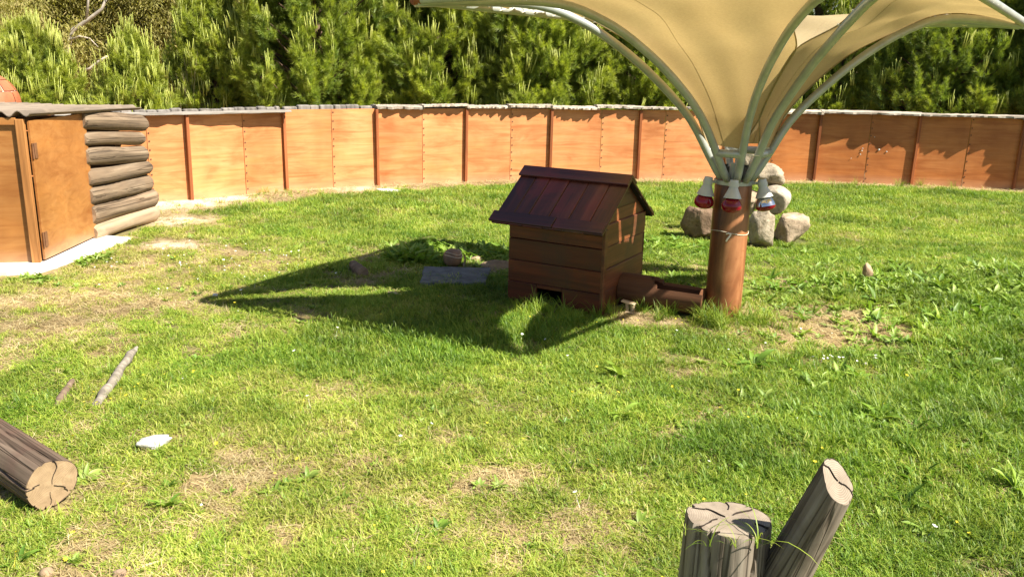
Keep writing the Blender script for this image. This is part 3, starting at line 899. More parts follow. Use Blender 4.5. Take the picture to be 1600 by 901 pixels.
# three heat lamps clipped round the top of the post
def heat_lamp(loc, lab, tilt, red=True):
    t = empty('heat_lamp', loc); t.rotation_euler = tilt
    tag(t, lab, 'heat lamp', 'heat lamps round the top of the shade post')
    mb = MB(); mb.lathe([(0, .062), (.026, .062), (.028, .058), (.028, .012), (.033, 0), (.050, -.036), (.058, -.055), (.056, -.056), (.046, -.036), (0, -.030)], 28)
    mb.build('holder', M['lamp_white'], t, True, 35)
    if red:
        mb = MB(); mb.lathe([(.020, -.036), (.030, -.050), (.050, -.068), (.062, -.090), (.0655, -.108), (.062, -.124), (.050, -.138), (.028, -.147), (0, -.149)], 32)
        mb.build('bulb', M['bulb_red'], t, True)
    else:
        mb = MB(); mb.lathe([(.020, -.036), (.030, -.050), (.050, -.068), (.062, -.092), (.0655, -.112)], 32)
        mb.build('reflector', M['bulb_silver'], t, True)
        mb = MB(); mb.lathe([(.0655, -.112), (.063, -.126), (.050, -.139), (.028, -.147), (0, -.149)], 32)
        mb.build('bulb', M['bulb_red'], t, True)
    return t
def bracket(t, target):
    """clip from the lamp neck to the collar"""
    tm = Matrix.Translation(t.location) @ t.rotation_euler.to_matrix().to_4x4()
    q = tm.inverted() @ Vector(target)
    mb = MB(); mb.tube([(0, 0, .035), q], .010, 8); mb.lathe([(.0285, .018), (.032, .018), (.032, .046), (.0285, .046)], 18)
    mb.build('bracket', M['lamp_white'], t, True, 40)
px, py = POLE
t = heat_lamp((px - .185, py - .045, .90), 'red heat lamp hanging left of the post, out past its edge', (R_(4), R_(6), 0)); bracket(t, (px - .125, py - .03, .93))
t = heat_lamp((px - .05, py - .205, .905), 'red heat lamp hanging in front of the post, middle of the three', (R_(-6), R_(3), 0)); bracket(t, (px - .02, py - .128, .93))
t = heat_lamp((px + .172, py - .10, .90), 'heat lamp with silvered bulb at the right edge of the post', (R_(-8), R_(-11), 0), False); bracket(t, (px + .115, py - .06, .93))

# ------------------------------------------------------------------ kennel
DA = math.atan2(-.35, .63)
kc = Vector((.475, 6.17, 0))
kennel = tag(empty('animal_house', kc, DA), 'small dark brown timber animal house with reddish gabled plank roof on the lawn', 'animal house')
KW, KD = .72, .76
hw, hd = KW / 2, KD / 2
th = .022
zs = [(0.0, .155), (.158, .31), (.313, .465), (.468, .622)]
def kb(name, c, d, mat, bev=.003, rot=None, parent=kennel):
    mb = MB(); mb.box((0, 0, 0), d, bev=bev)
    o = mb.build(name, mat, parent, loc=c)
    if rot: o.rotation_euler = rot
    return o
kr = random.Random(4)
for i, (z0, z1) in enumerate(zs):
    j = kr.uniform(-.005, .005)
    if i == 0:
        kb('front_plank', (-hw + .115, -hd + j, z1 / 2 - .01), (.23, th, z1 + .02), M['dog_wall'])
        kb('front_plank', (hw - .145, -hd + j, z1 / 2 - .01), (.29, th, z1 + .02), M['dog_wall'])
        kb('front_plank', (-.03 - .0, -hd + j + .001, .142), (.196, th, .026), M['dog_wall'])
    else:
        kb('front_plank', (0, -hd + j, (z0 + z1) / 2), (KW, th, z1 - z0), M['dog_wall'])
    kb('back_plank', (0, hd - .0, (z0 + z1) / 2), (KW, th, z1 - z0), M['dog_wall'])
    for sx in (-1, 1):
        jj = kr.uniform(-.003, .003)
        kb('side_plank', (sx * (hw - .011) + sx * jj, 0, (z0 + z1) / 2), (th, KD - th - .002, z1 - z0), M['dog_side'], .003, (kr.uniform(-.008, .008), 0, 0))
# corner board and gable boards
kb('corner_board', (hw + .006, -hd + .012, .30), (.022, .05, .60), M['dog_side'])
RZ = .885
slope = math.atan2(RZ - .62, hd + .02)
for sx in (-1, 1):
    for (z0, z1) in ((.624, .71), (.713, .79), (.793, RZ - .02)):
        w0 = hd * (1 - (z0 - .62) / (RZ - .62)); w1 = hd * (1 - (z1 - .62) / (RZ - .62))
        mb = MB(); x0, x1 = sx * (hw - .02) - .010, sx * (hw - .02) + .010
        vs = [(x0, -w0, z0), (x1, -w0, z0), (x1, w0, z0), (x0, w0, z0), (x0, -w1, z1), (x1, -w1, z1), (x1, w1, z1), (x0, w1, z1)]
        mb.add(vs, [(0, 3, 2, 1), (4, 5, 6, 7), (0, 1, 5, 4), (1, 2, 6, 5), (2, 3, 7, 6), (3, 0, 4, 7)])
        mb.build('gable_board', M['dog_side'], kennel)
# roof: planks run from ridge to eave; eave boards and ridge boards lie over them
SL = (hd + .105) / math.cos(slope)
for sgn in (-1, 1):
    x = -hw - .095
    tot = KW + .095 + .035
    wds = [.135, .115, .155, .15, .16, .135] if sgn < 0 else [.14, .15, .13, .15, .14, .14]
    sc = tot / sum(wds)
    for i, w in enumerate(wds):
        w *= sc
        mb = MB(); mb.box((0, 0, 0), (w - .004, SL * kr.uniform(.985, 1.0), .016), bev=.003)
        ycen = sgn * (SL / 2) * math.cos(slope); zcen = RZ + .012 - (SL / 2) * math.sin(slope) + kr.uniform(-.003, .003)
        mb.build('roof_plank', M['dog_roof'], kennel, loc=(x + w / 2, ycen, zcen), rot=(-sgn * slope, 0, kr.uniform(-.004, .004)))
        x += w
    mb = MB(); mb.box((0, 0, 0), (tot - .02, SL - .03, .006))  # near-black sheet added under the planks so no light leaks through the gaps
    mb.build('light_block_sheet', M['dark_inside'], kennel, loc=(-.03, sgn * (SL / 2) * math.cos(slope) - sgn * .007, RZ + .0 - (SL / 2) * math.sin(slope)), rot=(-sgn * slope, 0, 0))
    xs = [(-hw - .115, .02), (.023, hw + .03)] if sgn < 0 else [(-hw - .10, hw + .03)]
    for (xa, xb) in xs:
        mb = MB(); mb.box((0, 0, 0), (xb - xa - .003, .10, .018), bev=.003)
        d_ = SL - .045
        mb.build('eave_board', M['dog_eave'], kennel, loc=((xa + xb) / 2, sgn * d_ * math.cos(slope), RZ + .031 - d_ * math.sin(slope)), rot=(-sgn * slope, 0, 0 if xa < -.3 else .012))
    mb = MB(); mb.box((0, 0, 0), (tot + .01, .105, .018), bev=.003)
    mb.build('ridge_board', M['dog_eave'], kennel, loc=(-.035, sgn * .046 * math.cos(slope), RZ + .032 - .046 * math.sin(slope) + (.004 if sgn < 0 else 0)), rot=(-sgn * slope, 0, .006 * sgn))
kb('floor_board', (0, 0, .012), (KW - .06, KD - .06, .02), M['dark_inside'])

# hollowed log trough running from the house to the post
tr = tag(empty('hollow_log', kc, DA), 'hollowed brown log lying between the animal house and the shade post', 'log')
mb = MB(); n = 22; Lr = .61; r0 = .112
vs = []; fs = []
def tr_shell(rad, x):
    r = random.Random(int(x * 1000) + int(rad * 999))
    return [(x, rad * math.cos(a) * (1 + .03 * math.sin(3 * a + x * 6)), .118 + rad * math.sin(a) * (1 + .03 * math.sin(2 * a + x * 9))) for a in [2 * math.pi * k / n for k in range(n)]]
xs = [hw + .005 + Lr * i / 22 for i in range(23)]
for sft, rad in ((0, r0), (1, r0 * .72)):
    mb2 = MB()
def open_top(i, k):
    """the sawn-out mouth: faces near the top beyond the first third are missing"""
    a = 2 * math.pi * (k + .5) / n; x = (xs[i] + xs[i + 1]) / 2 - hw
    lim = .18 + min(1, max(0, (x - .20) / .12)) * .95
    return x > .19 and abs((a - math.pi / 2 + math.pi) % (2 * math.pi) - math.pi) < lim
O = [tr_shell(r0, x) for x in xs]; Ii = [tr_shell(r0 * .74, x) for x in xs]
vs = [p for rg in O for p in rg] + [p for rg in Ii for p in rg]; off = len(xs) * n
open_f = {(i, k): open_top(i, k) for i in range(22) for k in range(n)}
for i in range(22):
    for k in range(n):
        j = (k + 1) % n
        if not open_f[(i, k)]:
            fs.append((i * n + k, i * n + j, (i + 1) * n + j, (i + 1) * n + k)[::-1])
            fs.append((off + i * n + k, off + i * n + j, off + (i + 1) * n + j, off + (i + 1) * n + k))
            for (ni, nk, e) in ((i, k + 1, (i * n + j, (i + 1) * n + j)), (i, k - 1, ((i + 1) * n + k, i * n + k)), (i + 1, k, ((i + 1) * n + j, (i + 1) * n + k)), (i - 1, k, (i * n + k, i * n + j))):
                nb_open = (ni < 0 or ni > 21) or open_f[(ni, nk % n)]
                if nb_open: fs.append((e[0], e[1], e[1] + off, e[0] + off))
mb.add(vs, fs)
mb.build('shell', M['trough'], tr, True, 38)
mb = MB(); mb.lathe([(0, -.01), (r0 * .73, -.01), (r0 * .73, .0), (0, .0)], 20, M=Matrix.Translation((xs[-1] - .02, 0, .118)) @ Matrix.Rotation(math.pi / 2, 4, 'Y'))
mb.build('end_plug', M['trough'], tr)
def at_k(x, y, z=0):
    v = Matrix.Rotation(DA, 4, 'Z') @ Vector((x, y, 0)); return (kc.x + v.x, kc.y + v.y, z)
sc_ = empty('wood_offcut', at_k(hw + .12, -.19), DA)
tag(sc_, 'pale split offcut of wood in the grass below the hollow log', 'offcut')
mb = MB(); mb.box((0, 0, .075), (.10, .045, .012), bev=.003, M=Matrix.Rotation(.12, 4, 'Y')); mb.build('top_piece', M['scrap'], sc_)
mb = MB(); mb.box((.012, 0, .036), (.022, .04, .07), bev=.003, M=Matrix.Rotation(-.15, 4, 'Y')); mb.box((.042, 0, .036), (.018, .042, .072), bev=.003); mb.build('upright', M['scrap'], sc_)
mb = MB(); mb.box((.05, -.005, .008), (.11, .05, .014), bev=.003); mb.build('foot_piece', M['scrap'], sc_)

# ------------------------------------------------------------------ rocks
import bmesh
def rock(name, loc, dims, seed, mat, label, cat='rock', group=None, planes=10, rz=0.0, sub=4, rough=.15, rot=(0, 0), cut=(.52, .85)):
    r = np.random.default_rng(seed)
    bm = bmesh.new(); bmesh.ops.create_icosphere(bm, subdivisions=sub, radius=1)
    co = np.array([v.co[:] for v in bm.verts])
    for k in range(planes):
        nrm = r.normal(size=3); nrm /= np.linalg.norm(nrm); d = r.uniform(*cut)
        ex = np.clip(co @ nrm - d, 0, None); co = co - ex[:, None] * nrm[None] * .92
    d = np.zeros(len(co))
    for o_ in range(4):
        f = 1.7 * 2 ** o_
        a = fbm(co[:, 0] * f + 7 * seed, co[:, 1] * f + co[:, 2] * f * .7, seed + o_, 2) + fbm(co[:, 2] * f + 3, co[:, 0] * f * .6 - co[:, 1] * f, seed + 9 + o_, 2)
        d += a * rough / (1.5 ** o_) * 1.6
    co = co * (1 + d)[:, None]
    co = co / np.abs(co).max(0) * (np.array(dims) / 2)
    Rm = np.array(Euler((rot[0], rot[1], rz)).to_matrix()); co = co @ Rm.T
    co[:, 2] -= co[:, 2].min()
    for v, c in zip(bm.verts, co): v.co = c
    me = bpy.data.meshes.new(name); bm.to_mesh(me); bm.free()
    me.materials.append(mat); me.polygons.foreach_set('use_smooth', [True] * len(me.polygons))
    o = bpy.data.objects.new(name, me); COL.objects.link(o); o.location = loc
    tag(o, label, cat, group)
    return o
G = 'rocks heaped behind the shade post'
rock('rock', (1.85, 8.42, -.03), (.40, .34, .36), 1, M['rock_brown'], 'dark brown boulder at the left foot of the rock heap', group=G, rz=.3)
rock('rock', (2.10, 8.36, -.03), (.22, .2, .22), 2, M['rock_brown'], 'small brown rock wedged low behind the shade post', group=G)
rock('rock', (2.36, 8.12, -.03), (.30, .30, .42), 3, M['rock_pale'], 'tall pale pitted rock at the front of the heap, right beside the post', group=G, rz=.8, rough=.13)
rock('rock', (2.72, 8.34, -.03), (.36, .32, .34), 4, M['rock_tan'], 'tan boulder at the right foot of the rock heap', group=G, rz=.4, rot=(.2, .3))
rock('rock', (2.58, 8.50, .24), (.34, .32, .30), 5, M['rock_light'], 'smooth whitish rounded rock on the right of the heap', group=G, planes=3, rough=.05)
rock('rock', (2.30, 8.58, .22), (.36, .34, .30), 6, M['rock_tan'], 'tan rock in the middle of the heap, mostly behind the post', group=G)
rock('rock', (2.50, 8.58, .49), (.38, .28, .24), 7, M['rock_pale'], 'pale angular rock lying second from the top of the heap', group=G, rot=(.3, .35))
rock('rock', (2.36, 8.62, .50), (.26, .22, .38), 8, M['rock_pale'], 'pointed pale rock standing on top of the heap', group=G, rot=(.1, -.25))
rock('stone', (-1.56, 3.50, -.015), (.155, .11, .075), 12, M['rock_white'], 'white stone lying alone in the grass near the cut log', 'stone', rz=.3, sub=3)
rock('stone', (2.84, 6.72, H(2.84, 6.72) - .02), (.085, .07, .17), 14, M['soil_stone'], 'small brown stone standing upright among broad leaved weeds', 'stone', sub=3, planes=3)
rock('stone', (-.10, 7.02, -.03), (.34, .22, .10), 15, M['soil_stone'], 'flat tan stone half buried beside the animal house wall', 'stone', sub=3, rz=.2)
rock('stone', (-.30, 7.25, -.03), (.16, .12, .09), 25, M['soil_stone'], 'lumpy tan stone behind the banded shell', 'stone', sub=3)
rock('stone', (-1.62, 11.02, -.01), (.42, .22, .045), 16, M['rock_white'], 'flat white stone on bare soil at the foot of the fence', 'stone', sub=3, rz=-.1)
rock('stone', (-1.53, 2.53, -.008), (.05, .045, .04), 17, M['soil_stone'], 'small squarish tan stone at the bottom left of the lawn', 'stone', sub=2, planes=5)
rock('stone', (-1.28, 2.52, -.008), (.05, .05, .04), 18, M['rock_brown'], 'small round brown stone at the bottom edge of the lawn', 'stone', sub=2)
rock('stone', (-2.12, 5.93, -.005), (.05, .04, .03), 19, M['rock_white'], 'tiny white stone at the left tip of the canopy shadow', 'stone', sub=2)
rock('stone', (2.05, 4.72, H(2.05, 4.72) + .0), (.035, .03, .03), 20, M['rock_white'], 'tiny white pebble in the grass right of the post', 'stone', sub=2)

# grey slab in the canopy shadow
o = pad('paving_slab', [(-.70, 6.36), (-.20, 6.40), (-.18, 6.88), (-.72, 6.87)], -.03, .03, M['grey_slab'], 8)
tag(o, 'grey concrete slab sunk in shaded grass left of the animal house', 'slab')

# banded shell
sh = tag(empty('banded_shell', (-.50, 7.0, 0), .2), 'small round brown banded shell lying behind the grey slab', 'shell')
mb = MB(); mb.lathe([(.0, .152), (.03, .150), (.055, .138), (.074, .112), (.080, .078), (.074, .045), (.055, .018), (.03, .004), (0, 0)], 28)
mb.build('shell', M['shell'], sh, True)
mb = MB()
for rr, zc in ((.069, .122), (.0785, .098)):
    mb.tube([(rr * math.cos(a) * 1.02, rr * math.sin(a) * 1.02, zc + .012 * math.sin(a * 2)) for a in np.linspace(-2.6, .8, 24)], .0045, 6)
mb.build('pale_band', M['shell_band'], sh, True)
mb = MB(); mb.grid(lambda u, v: (.085 + .018 * math.sin(v * 2.5), -.035 + .07 * u, .02 + .085 * v - .02 * (2 * u - 1) ** 2), 8, 8)
mb.grid(lambda u, v: (.091 + .018 * math.sin(v * 2.5), -.035 + .07 * u, .02 + .085 * v - .02 * (2 * u - 1) ** 2), 8, 8, flip=True)
mb.build('flap', M['shell_band'], sh, True)

# sticks
def stick(name, pts, rads, mat, label, cat='stick', n=9):
    r = random.Random(len(label)); P = []; Rr = []
    for i in range(len(pts) - 1):
        for t in range(5):
            f = t / 5; a, b = Vector(pts[i]), Vector(pts[i + 1])
            P.append(a.lerp(b, f) + Vector((r.uniform(-.004, .004), r.uniform(-.004, .004), r.uniform(-.003, .003)))); Rr.append((rads[i] * (1 - f) + rads[i + 1] * f) * r.uniform(.82, 1.15))
    P.append(Vector(pts[-1])); Rr.append(rads[-1] * .7)
    c = P[0].copy(); c.z = 0
    mb = MB(); mb.tube([p - c for p in P], Rr, n)
    # shift so that object x follows the stick for the grain
    o = mb.build(name, mat, smooth=True, angle=45); o.location = c
    return tag(o, label, cat)
stick('driftwood', [(-2.02, 3.92, .018), (-2.06, 4.2, .03), (-2.12, 4.55, .05), (-2.13, 4.66, .055)], [.020, .026, .024, .010], M['stick'], 'long grey weathered stick lying in the grass at the left', 'stick')
stick('broken_branch', [(-2.2, 3.9, .012), (-2.24, 4.05, .022), (-2.27, 4.2, .03)], [.016, .020, .012], M['brown_stick'], 'short brown broken branch beside the grey stick', 'branch')
stick('wood_chunk', [(-1.18, 6.60, .03), (-1.27, 6.76, .045), (-1.31, 6.86, .05)], [.052, .042, .028], M['brown_stick'], 'reddish brown chunk of branch at the edge of the canopy shadow', 'branch')
stick('twig', [(-1.24, 2.56, .008), (-1.19, 2.6, .012), (-1.13, 2.63, .01)], [.004, .005, .003], M['scrap'], 'pale curled twig near the bottom edge of the lawn', 'twig', 6)
stick('wood_chip', [(-.9, 6.1, .012), (-.8, 6.05, .014)], [.012, .008], M['scrap'], 'pale wood chip in the shaded grass left of the slab', 'chip', 6)

# ------------------------------------------------------------------ foreground log and stump with sawn ends
def sawn(L, r, seed, cracks, taper=1.0, ns=120, nz=44, nr=40, ell=1.0, both=False, groove=8):
    """body (axis z, top at z = L) and sawn face with cracks; returns two MBs"""
    q = np.random.default_rng(seed)
    th = np.linspace(0, 2 * math.pi, ns, endpoint=False)
    ph = q.uniform(0, 6.28, 8)
    base = 1 + .05 * np.sin(2 * th + ph[0]) + .04 * np.sin(3 * th + ph[1]) + .02 * np.sin(5 * th + ph[2])
    gr = [(q.uniform(0, 6.28), q.uniform(.015, .07), q.uniform(.01, .10)) for _ in range(groove)] + [(a, .03, .16) for a, *_ in cracks]
    body = MB(); vs = []; fs = []
    for i in range(nz + 1):
        u = i / nz; z = u * L
        rr = base * r * (1 + (taper - 1) * (1 - u))
        for (a, w, d) in gr:
            aa = a + .10 * math.sin(u * 5 + a * 3)
            dd = (th - aa + math.pi) % (2 * math.pi) - math.pi
            rr = rr * (1 - d * np.exp(-(dd / w) ** 2) * (1 if d < .07 else 1))
        rr = rr * (1 + .02 * fbm(th * 6, np.full(ns, u * 7), seed, 3) + .02 * fbm(th * 22, np.full(ns, u * 3), seed + 3, 2))
        if u > .985: rr = rr * .985
        for k in range(ns): vs.append((rr[k] * math.cos(th[k]) * ell, rr[k] * math.sin(th[k]), z))
        last = rr
    for i in range(nz):
        for k in range(ns):
            j = (k + 1) % ns
            fs.append((i * ns + k, i * ns + j, (i + 1) * ns + j, (i + 1) * ns + k))
    fs.append(tuple(range(ns - 1, -1, -1)))
    body.add(vs, fs)
    face = MB(); vs = []; fs = []
    for i in range(nr + 1):
        f = i / nr
        for k in range(ns):
            x, y = last[k] * f * math.cos(th[k]) * ell, last[k] * f * math.sin(th[k])
            z = L - (.006 if f > .985 else 0) + .006 * fbm(x * 25, y * 25, seed, 2)
            vs.append((x, y, z))
    for i in range(nr):
        for k in range(ns):
            j = (k + 1) % ns
            fs.append((i * ns + k, i * ns + j, (i + 1) * ns + j, (i + 1) * ns + k))
    face.add(vs, fs)
    # cracks: thin dark wedges sunk into the face, lips just proud
    cr = MB()
    for (a, f0, f1, w) in cracks:
        pts = []
        m = 12
        for t in range(m + 1):
            f = f0 + (f1 - f0) * t / m
            aa = a + .16 * math.sin(f * 5 + a) + q.uniform(-.012, .012)
            ii = int((aa % (2 * math.pi)) / (2 * math.pi) * ns) % ns
            pts.append((last[ii] * f * math.cos(aa) * ell, last[ii] * f * math.sin(aa)))
        for t in range(m):
            (x0, y0), (x1, y1) = pts[t], pts[t + 1]
            dx, dy = x1 - x0, y1 - y0; l = math.hypot(dx, dy) + 1e-9; nx_, ny_ = -dy / l, dx / l
            w0 = w * (.25 + .75 * t / m); w1 = w * (.25 + .75 * (t + 1) / m)
            zt = L + .0048
            k0 = [(x0 + nx_ * w0, y0 + ny_ * w0, zt), (x0 - nx_ * w0, y0 - ny_ * w0, zt), (x1 - nx_ * w1, y1 - ny_ * w1, zt), (x1 + nx_ * w1, y1 + ny_ * w1, zt)]
            k1 = [(x, y, L - .012) for x, y, _ in k0]
            cr.add(k0 + k1, [(0, 1, 2, 3), (0, 4, 5, 1), (1, 5, 6, 2), (2, 6, 7, 3), (3, 7, 4, 0)])
    return body, face, cr
lg = tag(empty('cut_log', (-1.735, 2.975, 0)), 'short thick log with a pale sawn end lying at the left edge', 'log')
b, f, c = sawn(1.0, .097, 3, [(1.35, .0, 1.0, .0012), (2.9, .5, 1.0, .0008), (-.7, .1, .8, .0009), (4.4, .35, .8, .0004)], groove=10)
ax = Vector((.79, -.615, .0)).normalized()
q = ax.to_track_quat('Z', 'Y').to_euler()
for nm, part, mt in (('bark', b, M['log_bark']), ('sawn_face', f, M['end_tan']), ('crack', c, M['crack'])):
    o = part.build(nm, mt, lg, nm != 'crack', 40, loc=Vector((0, 0, .092)) - ax * 1.0, rot=q)
# stump
SX, SY = .632, 2.21
stm = tag(empty('tree_stump', (SX, SY, 0)), 'grey weathered tree stump with a sawn side branch in the foreground', 'stump')
b, f, c = sawn(.445, .109, 8, [(-1.15, .80, 1.0, .0035), (-2.2, .86, 1.0, .003), (2.5, .1, .9, .0005), (.75, .25, .95, .0004), (3.5, .3, 1.0, .0005), (-.35, .75, 1.0, .0022), (1.5, .5, .9, .0004)], taper=1.10, groove=12, ell=1.05)
b.build('trunk', M['stump_bark'], stm, True, 40); f.build('sawn_face', M['end_grey'], stm, True, 40); c.build('crack', M['crack'], stm)
bl = .565
b, f, c = sawn(bl, .051, 21, [(1.9, .0, 1.0, .0007), (-1.0, .05, 1.0, .0006)], taper=1.42, groove=7, ns=96, nz=30, nr=26, ell=.92)
bax = Vector((.225, -.228, .947)).normalized()
bq = bax.to_track_quat('Z', 'Y').to_euler()
bloc = Vector((.868 - SX, 2.07 - SY, .64)) - bax * bl
# the branch is sawn off at a slant
nl_ = bq.to_matrix().transposed() @ Vector((.36, -.70, .62)).normalized()
for part in (b, f, c):
    part.v = [(x, y, z - (z / bl) ** 3 * (x * nl_.x + y * nl_.y) / nl_.z) for x, y, z in part.v]
b.build('branch', M['stump_bark'], stm, True, 40, loc=bloc, rot=bq)
f.build('branch_face', M['end_grey'], stm, True, 40, loc=bloc, rot=bq); c.build('branch_crack', M['crack'], stm, loc=bloc, rot=bq)

# ------------------------------------------------------------------ instanced ground cover
def src_coll(name): return bpy.data.collections.new(name)
def src(coll, name, vs, fs, mat, shade=None):
    me = bpy.data.meshes.new(name)
    me.from_pydata(vs, [], fs)
    me.materials.append(mat)
    me.polygons.foreach_set('use_smooth', [True] * len(fs))
    if shade is not None:
        at = me.attributes.new('shade', 'FLOAT', 'POINT'); at.data.foreach_set('value', np.array(shade, np.float32))
    o = bpy.data.objects.new(name, me); coll.objects.link(o)
    return o
def make_gn(coll):
    g = bpy.data.node_groups.new('scatter_' + coll.name, 'GeometryNodeTree')
    g.interface.new_socket('Geometry', in_out='INPUT', socket_type='NodeSocketGeometry')
    g.interface.new_socket('Geometry', in_out='OUTPUT', socket_type='NodeSocketGeometry')
    gi = g.nodes.new('NodeGroupInput'); go = g.nodes.new('NodeGroupOutput')
    ci = g.nodes.new('GeometryNodeCollectionInfo'); ci.inputs['Collection'].default_value = coll
    ci.inputs['Separate Children'].default_value = True; ci.inputs['Reset Children'].default_value = True
    ip = g.nodes.new('GeometryNodeInstanceOnPoints'); ip.inputs['Pick Instance'].default_value = True
    def attr(nm, ty):
        n = g.nodes.new('GeometryNodeInputNamedAttribute'); n.data_type = ty; n.inputs['Name'].default_value = nm
        return n.outputs['Attribute']
    g.links.new(gi.outputs[0], ip.inputs['Points']); g.links.new(ci.outputs[0], ip.inputs['Instance'])
    g.links.new(attr('idx', 'INT'), ip.inputs['Instance Index'])
    g.links.new(attr('rot', 'FLOAT_VECTOR'), ip.inputs['Rotation'])
    g.links.new(attr('scl', 'FLOAT_VECTOR'), ip.inputs['Scale'])
    g.links.new(ip.outputs[0], go.inputs[0])
    return g
def scatter(name, pts, rot, scl, idx, tint, gn, mat, parent=None):
    me = bpy.data.meshes.new(name)
    n = len(pts)
    me.vertices.add(n); me.vertices.foreach_set('co', np.asarray(pts, np.float32).ravel())
    scl = np.asarray(scl, np.float32)
    if scl.ndim == 1: scl = np.repeat(scl[:, None], 3, 1)
    for nm, ty, key, arr in (('rot', 'FLOAT_VECTOR', 'vector', rot), ('scl', 'FLOAT_VECTOR', 'vector', scl), ('idx', 'INT', 'value', idx), ('tint', 'FLOAT', 'value', tint)):
        at = me.attributes.new(nm, ty, 'POINT')
        at.data.foreach_set(key, np.ascontiguousarray(np.asarray(arr, np.int32 if ty == 'INT' else np.float32).ravel()))
    me.materials.append(mat)
    o = bpy.data.objects.new(name, me); COL.objects.link(o)
    md = o.modifiers.new('scatter', 'NODES'); md.node_group = gn
    if parent: o.parent = parent
    return o
def blade_clump(n, rad, h0, h1, w, lean, seed, flat=0.0, segs=3, droop=.5, shade=.22):
    q = np.random.default_rng(seed); vs = []; fs = []; sh = []
    for _ in range(n):
        a = q.uniform(0, 6.28); r = rad * math.sqrt(q.random()); bx, by = r * math.cos(a), r * math.sin(a)
        h = q.uniform(h0, h1); yaw = q.uniform(0, 6.28); ln = abs(q.normal()) * lean + flat
        dx, dy = math.cos(yaw), math.sin(yaw); px_, py_ = -dy, dx
        ww = w * q.uniform(.6, 1.3); k = len(vs); s0 = q.uniform(-shade, shade)
        x, y, z = bx, by, -.006; ang = ln
        for s in range(segs):
            t = s / segs; wd = ww * (1 - .55 * t)
            vs += [(x + px_ * wd / 2, y + py_ * wd / 2, z), (x - px_ * wd / 2, y - py_ * wd / 2, z)]
            sh += [s0 - .06 * (1 - t)] * 2
            st = h / segs
            x += math.sin(ang) * dx * st; y += math.sin(ang) * dy * st; z += math.cos(ang) * st
            ang = min(ang + droop * q.uniform(.2, 1.0), 2.0)
        vs.append((x, y, max(z, .002))); sh.append(s0 + .06)
        for s in range(segs - 1): fs.append((k + 2 * s, k + 2 * s + 1, k + 2 * s + 3, k + 2 * s + 2))
        fs.append((k + 2 * segs - 2, k + 2 * segs - 1, k + 2 * segs))
    return vs, fs, sh
def leaf_blade(base, dirv, L, w, droop, q, segs=4, fold=.15, wav=0.0):
    """a broad leaf as two half strips with a folded midrib"""
    x = Vector(base); d = Vector(dirv).normalized(); side = d.cross(Vector((0, 0, 1)))
    side = side.normalized() if side.length > .1 else Vector((1, 0, 0))
    vs = []; fs = []
    for s in range(segs + 1):
        t = s / segs; wd = w * (math.sin(math.pi * min(1, .08 + .92 * t ** .8)) ** .75) * (1 if s < segs else 0) + .0006
        up = side.cross(d)
        j = q.uniform(-wav, wav)
        vs += [tuple(x + side * wd / 2 + up * (fold * wd + j)), tuple(x), tuple(x - side * wd / 2 + up * (fold * wd - j))]
        x = x + d * (L / segs)
        d = (d + Vector((0, 0, -droop / segs))).normalized()
    for s in range(segs):
        k = 3 * s
        fs += [(k, k + 1, k + 4, k + 3), (k + 1, k + 2, k + 5, k + 4)]
    return vs, fs
def rosette(n, L, w, up, droop, seed, fold=.2, wav=.0):
    q = random.Random(seed); V = []; Fc = []; sh = []
    for i in range(n):
        a = 6.283 * i / n * 1.618 * 2 + q.uniform(-.4, .4); el = up + q.uniform(-.35, .35)
        v, f = leaf_blade((.006 * math.cos(a), .006 * math.sin(a), .0), (math.cos(a) * math.cos(el), math.sin(a) * math.cos(el), math.sin(el)), L * q.uniform(.6, 1.15), w * q.uniform(.7, 1.2), droop * q.uniform(.5, 1.3), q, 4, fold, wav)
        k = len(V); V += v; Fc += [tuple(i_ + k for i_ in ff) for ff in f]; sh += [q.uniform(-.3, .3)] * len(v)
    return V, Fc, sh
cg = src_coll('grass_kinds')
for i in range(4): src(cg, 'grass_clump_a', *blade_clump(34, .045, .025, .060, .0042, .45, 100 + i)[:2], M['grass'], blade_clump(34, .045, .025, .060, .0042, .45, 100 + i)[2])
for i in range(3):
    v, f, s = blade_clump(26, .05, .05, .095, .0046, .75, 120 + i, .1, 4, .55); src(cg, 'grass_clump_b', v, f, M['grass'], s)
for i in range(2):
    v, f, s = blade_clump(40, .045, .012, .032, .0045, .9, 130 + i, .2); src(cg, 'grass_clump_c', v, f, M['grass'], s)
GN_grass = make_gn(cg)
cs = src_coll('straw_kinds')
for i in range(4):
    v, f, s = blade_clump(22, .06, .04, .10, .0036, .15, 140 + i, 1.25, 3, .12, .5); src(cs, 'straw_clump', v, f, M['straw'], s)
GN_straw = make_gn(cs)
cw = src_coll('weed_kinds')
for i in range(3):
    v, f, s = rosette(11, .085, .026, .55, .9, 150 + i); src(cw, 'weed_a', v, f, M['weed'], s)
for i in range(3):
    v, f, s = rosette(14, .045, .019, .75, .6, 160 + i, .25); src(cw, 'weed_b', v, f, M['weed'], s)
for i in range(3):
    v, f, s = rosette(9, .15, .040, .7, 1.0, 170 + i, .2, .004); src(cw, 'weed_c', v, f, M['weed'], s)
GN_weed = make_gn(cw)
ct = src_coll('tall_kinds')
for i in range(3):
    v, f, s = blade_clump(24, .04, .12, .24, .0052, .35, 180 + i, .05, 5, .35); src(ct, 'tall_clump', v, f, M['grass'], s)
v, f, s = blade_clump(6, .012, .10, .26, .0045, .5, 190, .1, 6, .4); src(ct, 'tall_sprig', v, f, M['grass'], s)
GN_tall = make_gn(ct)

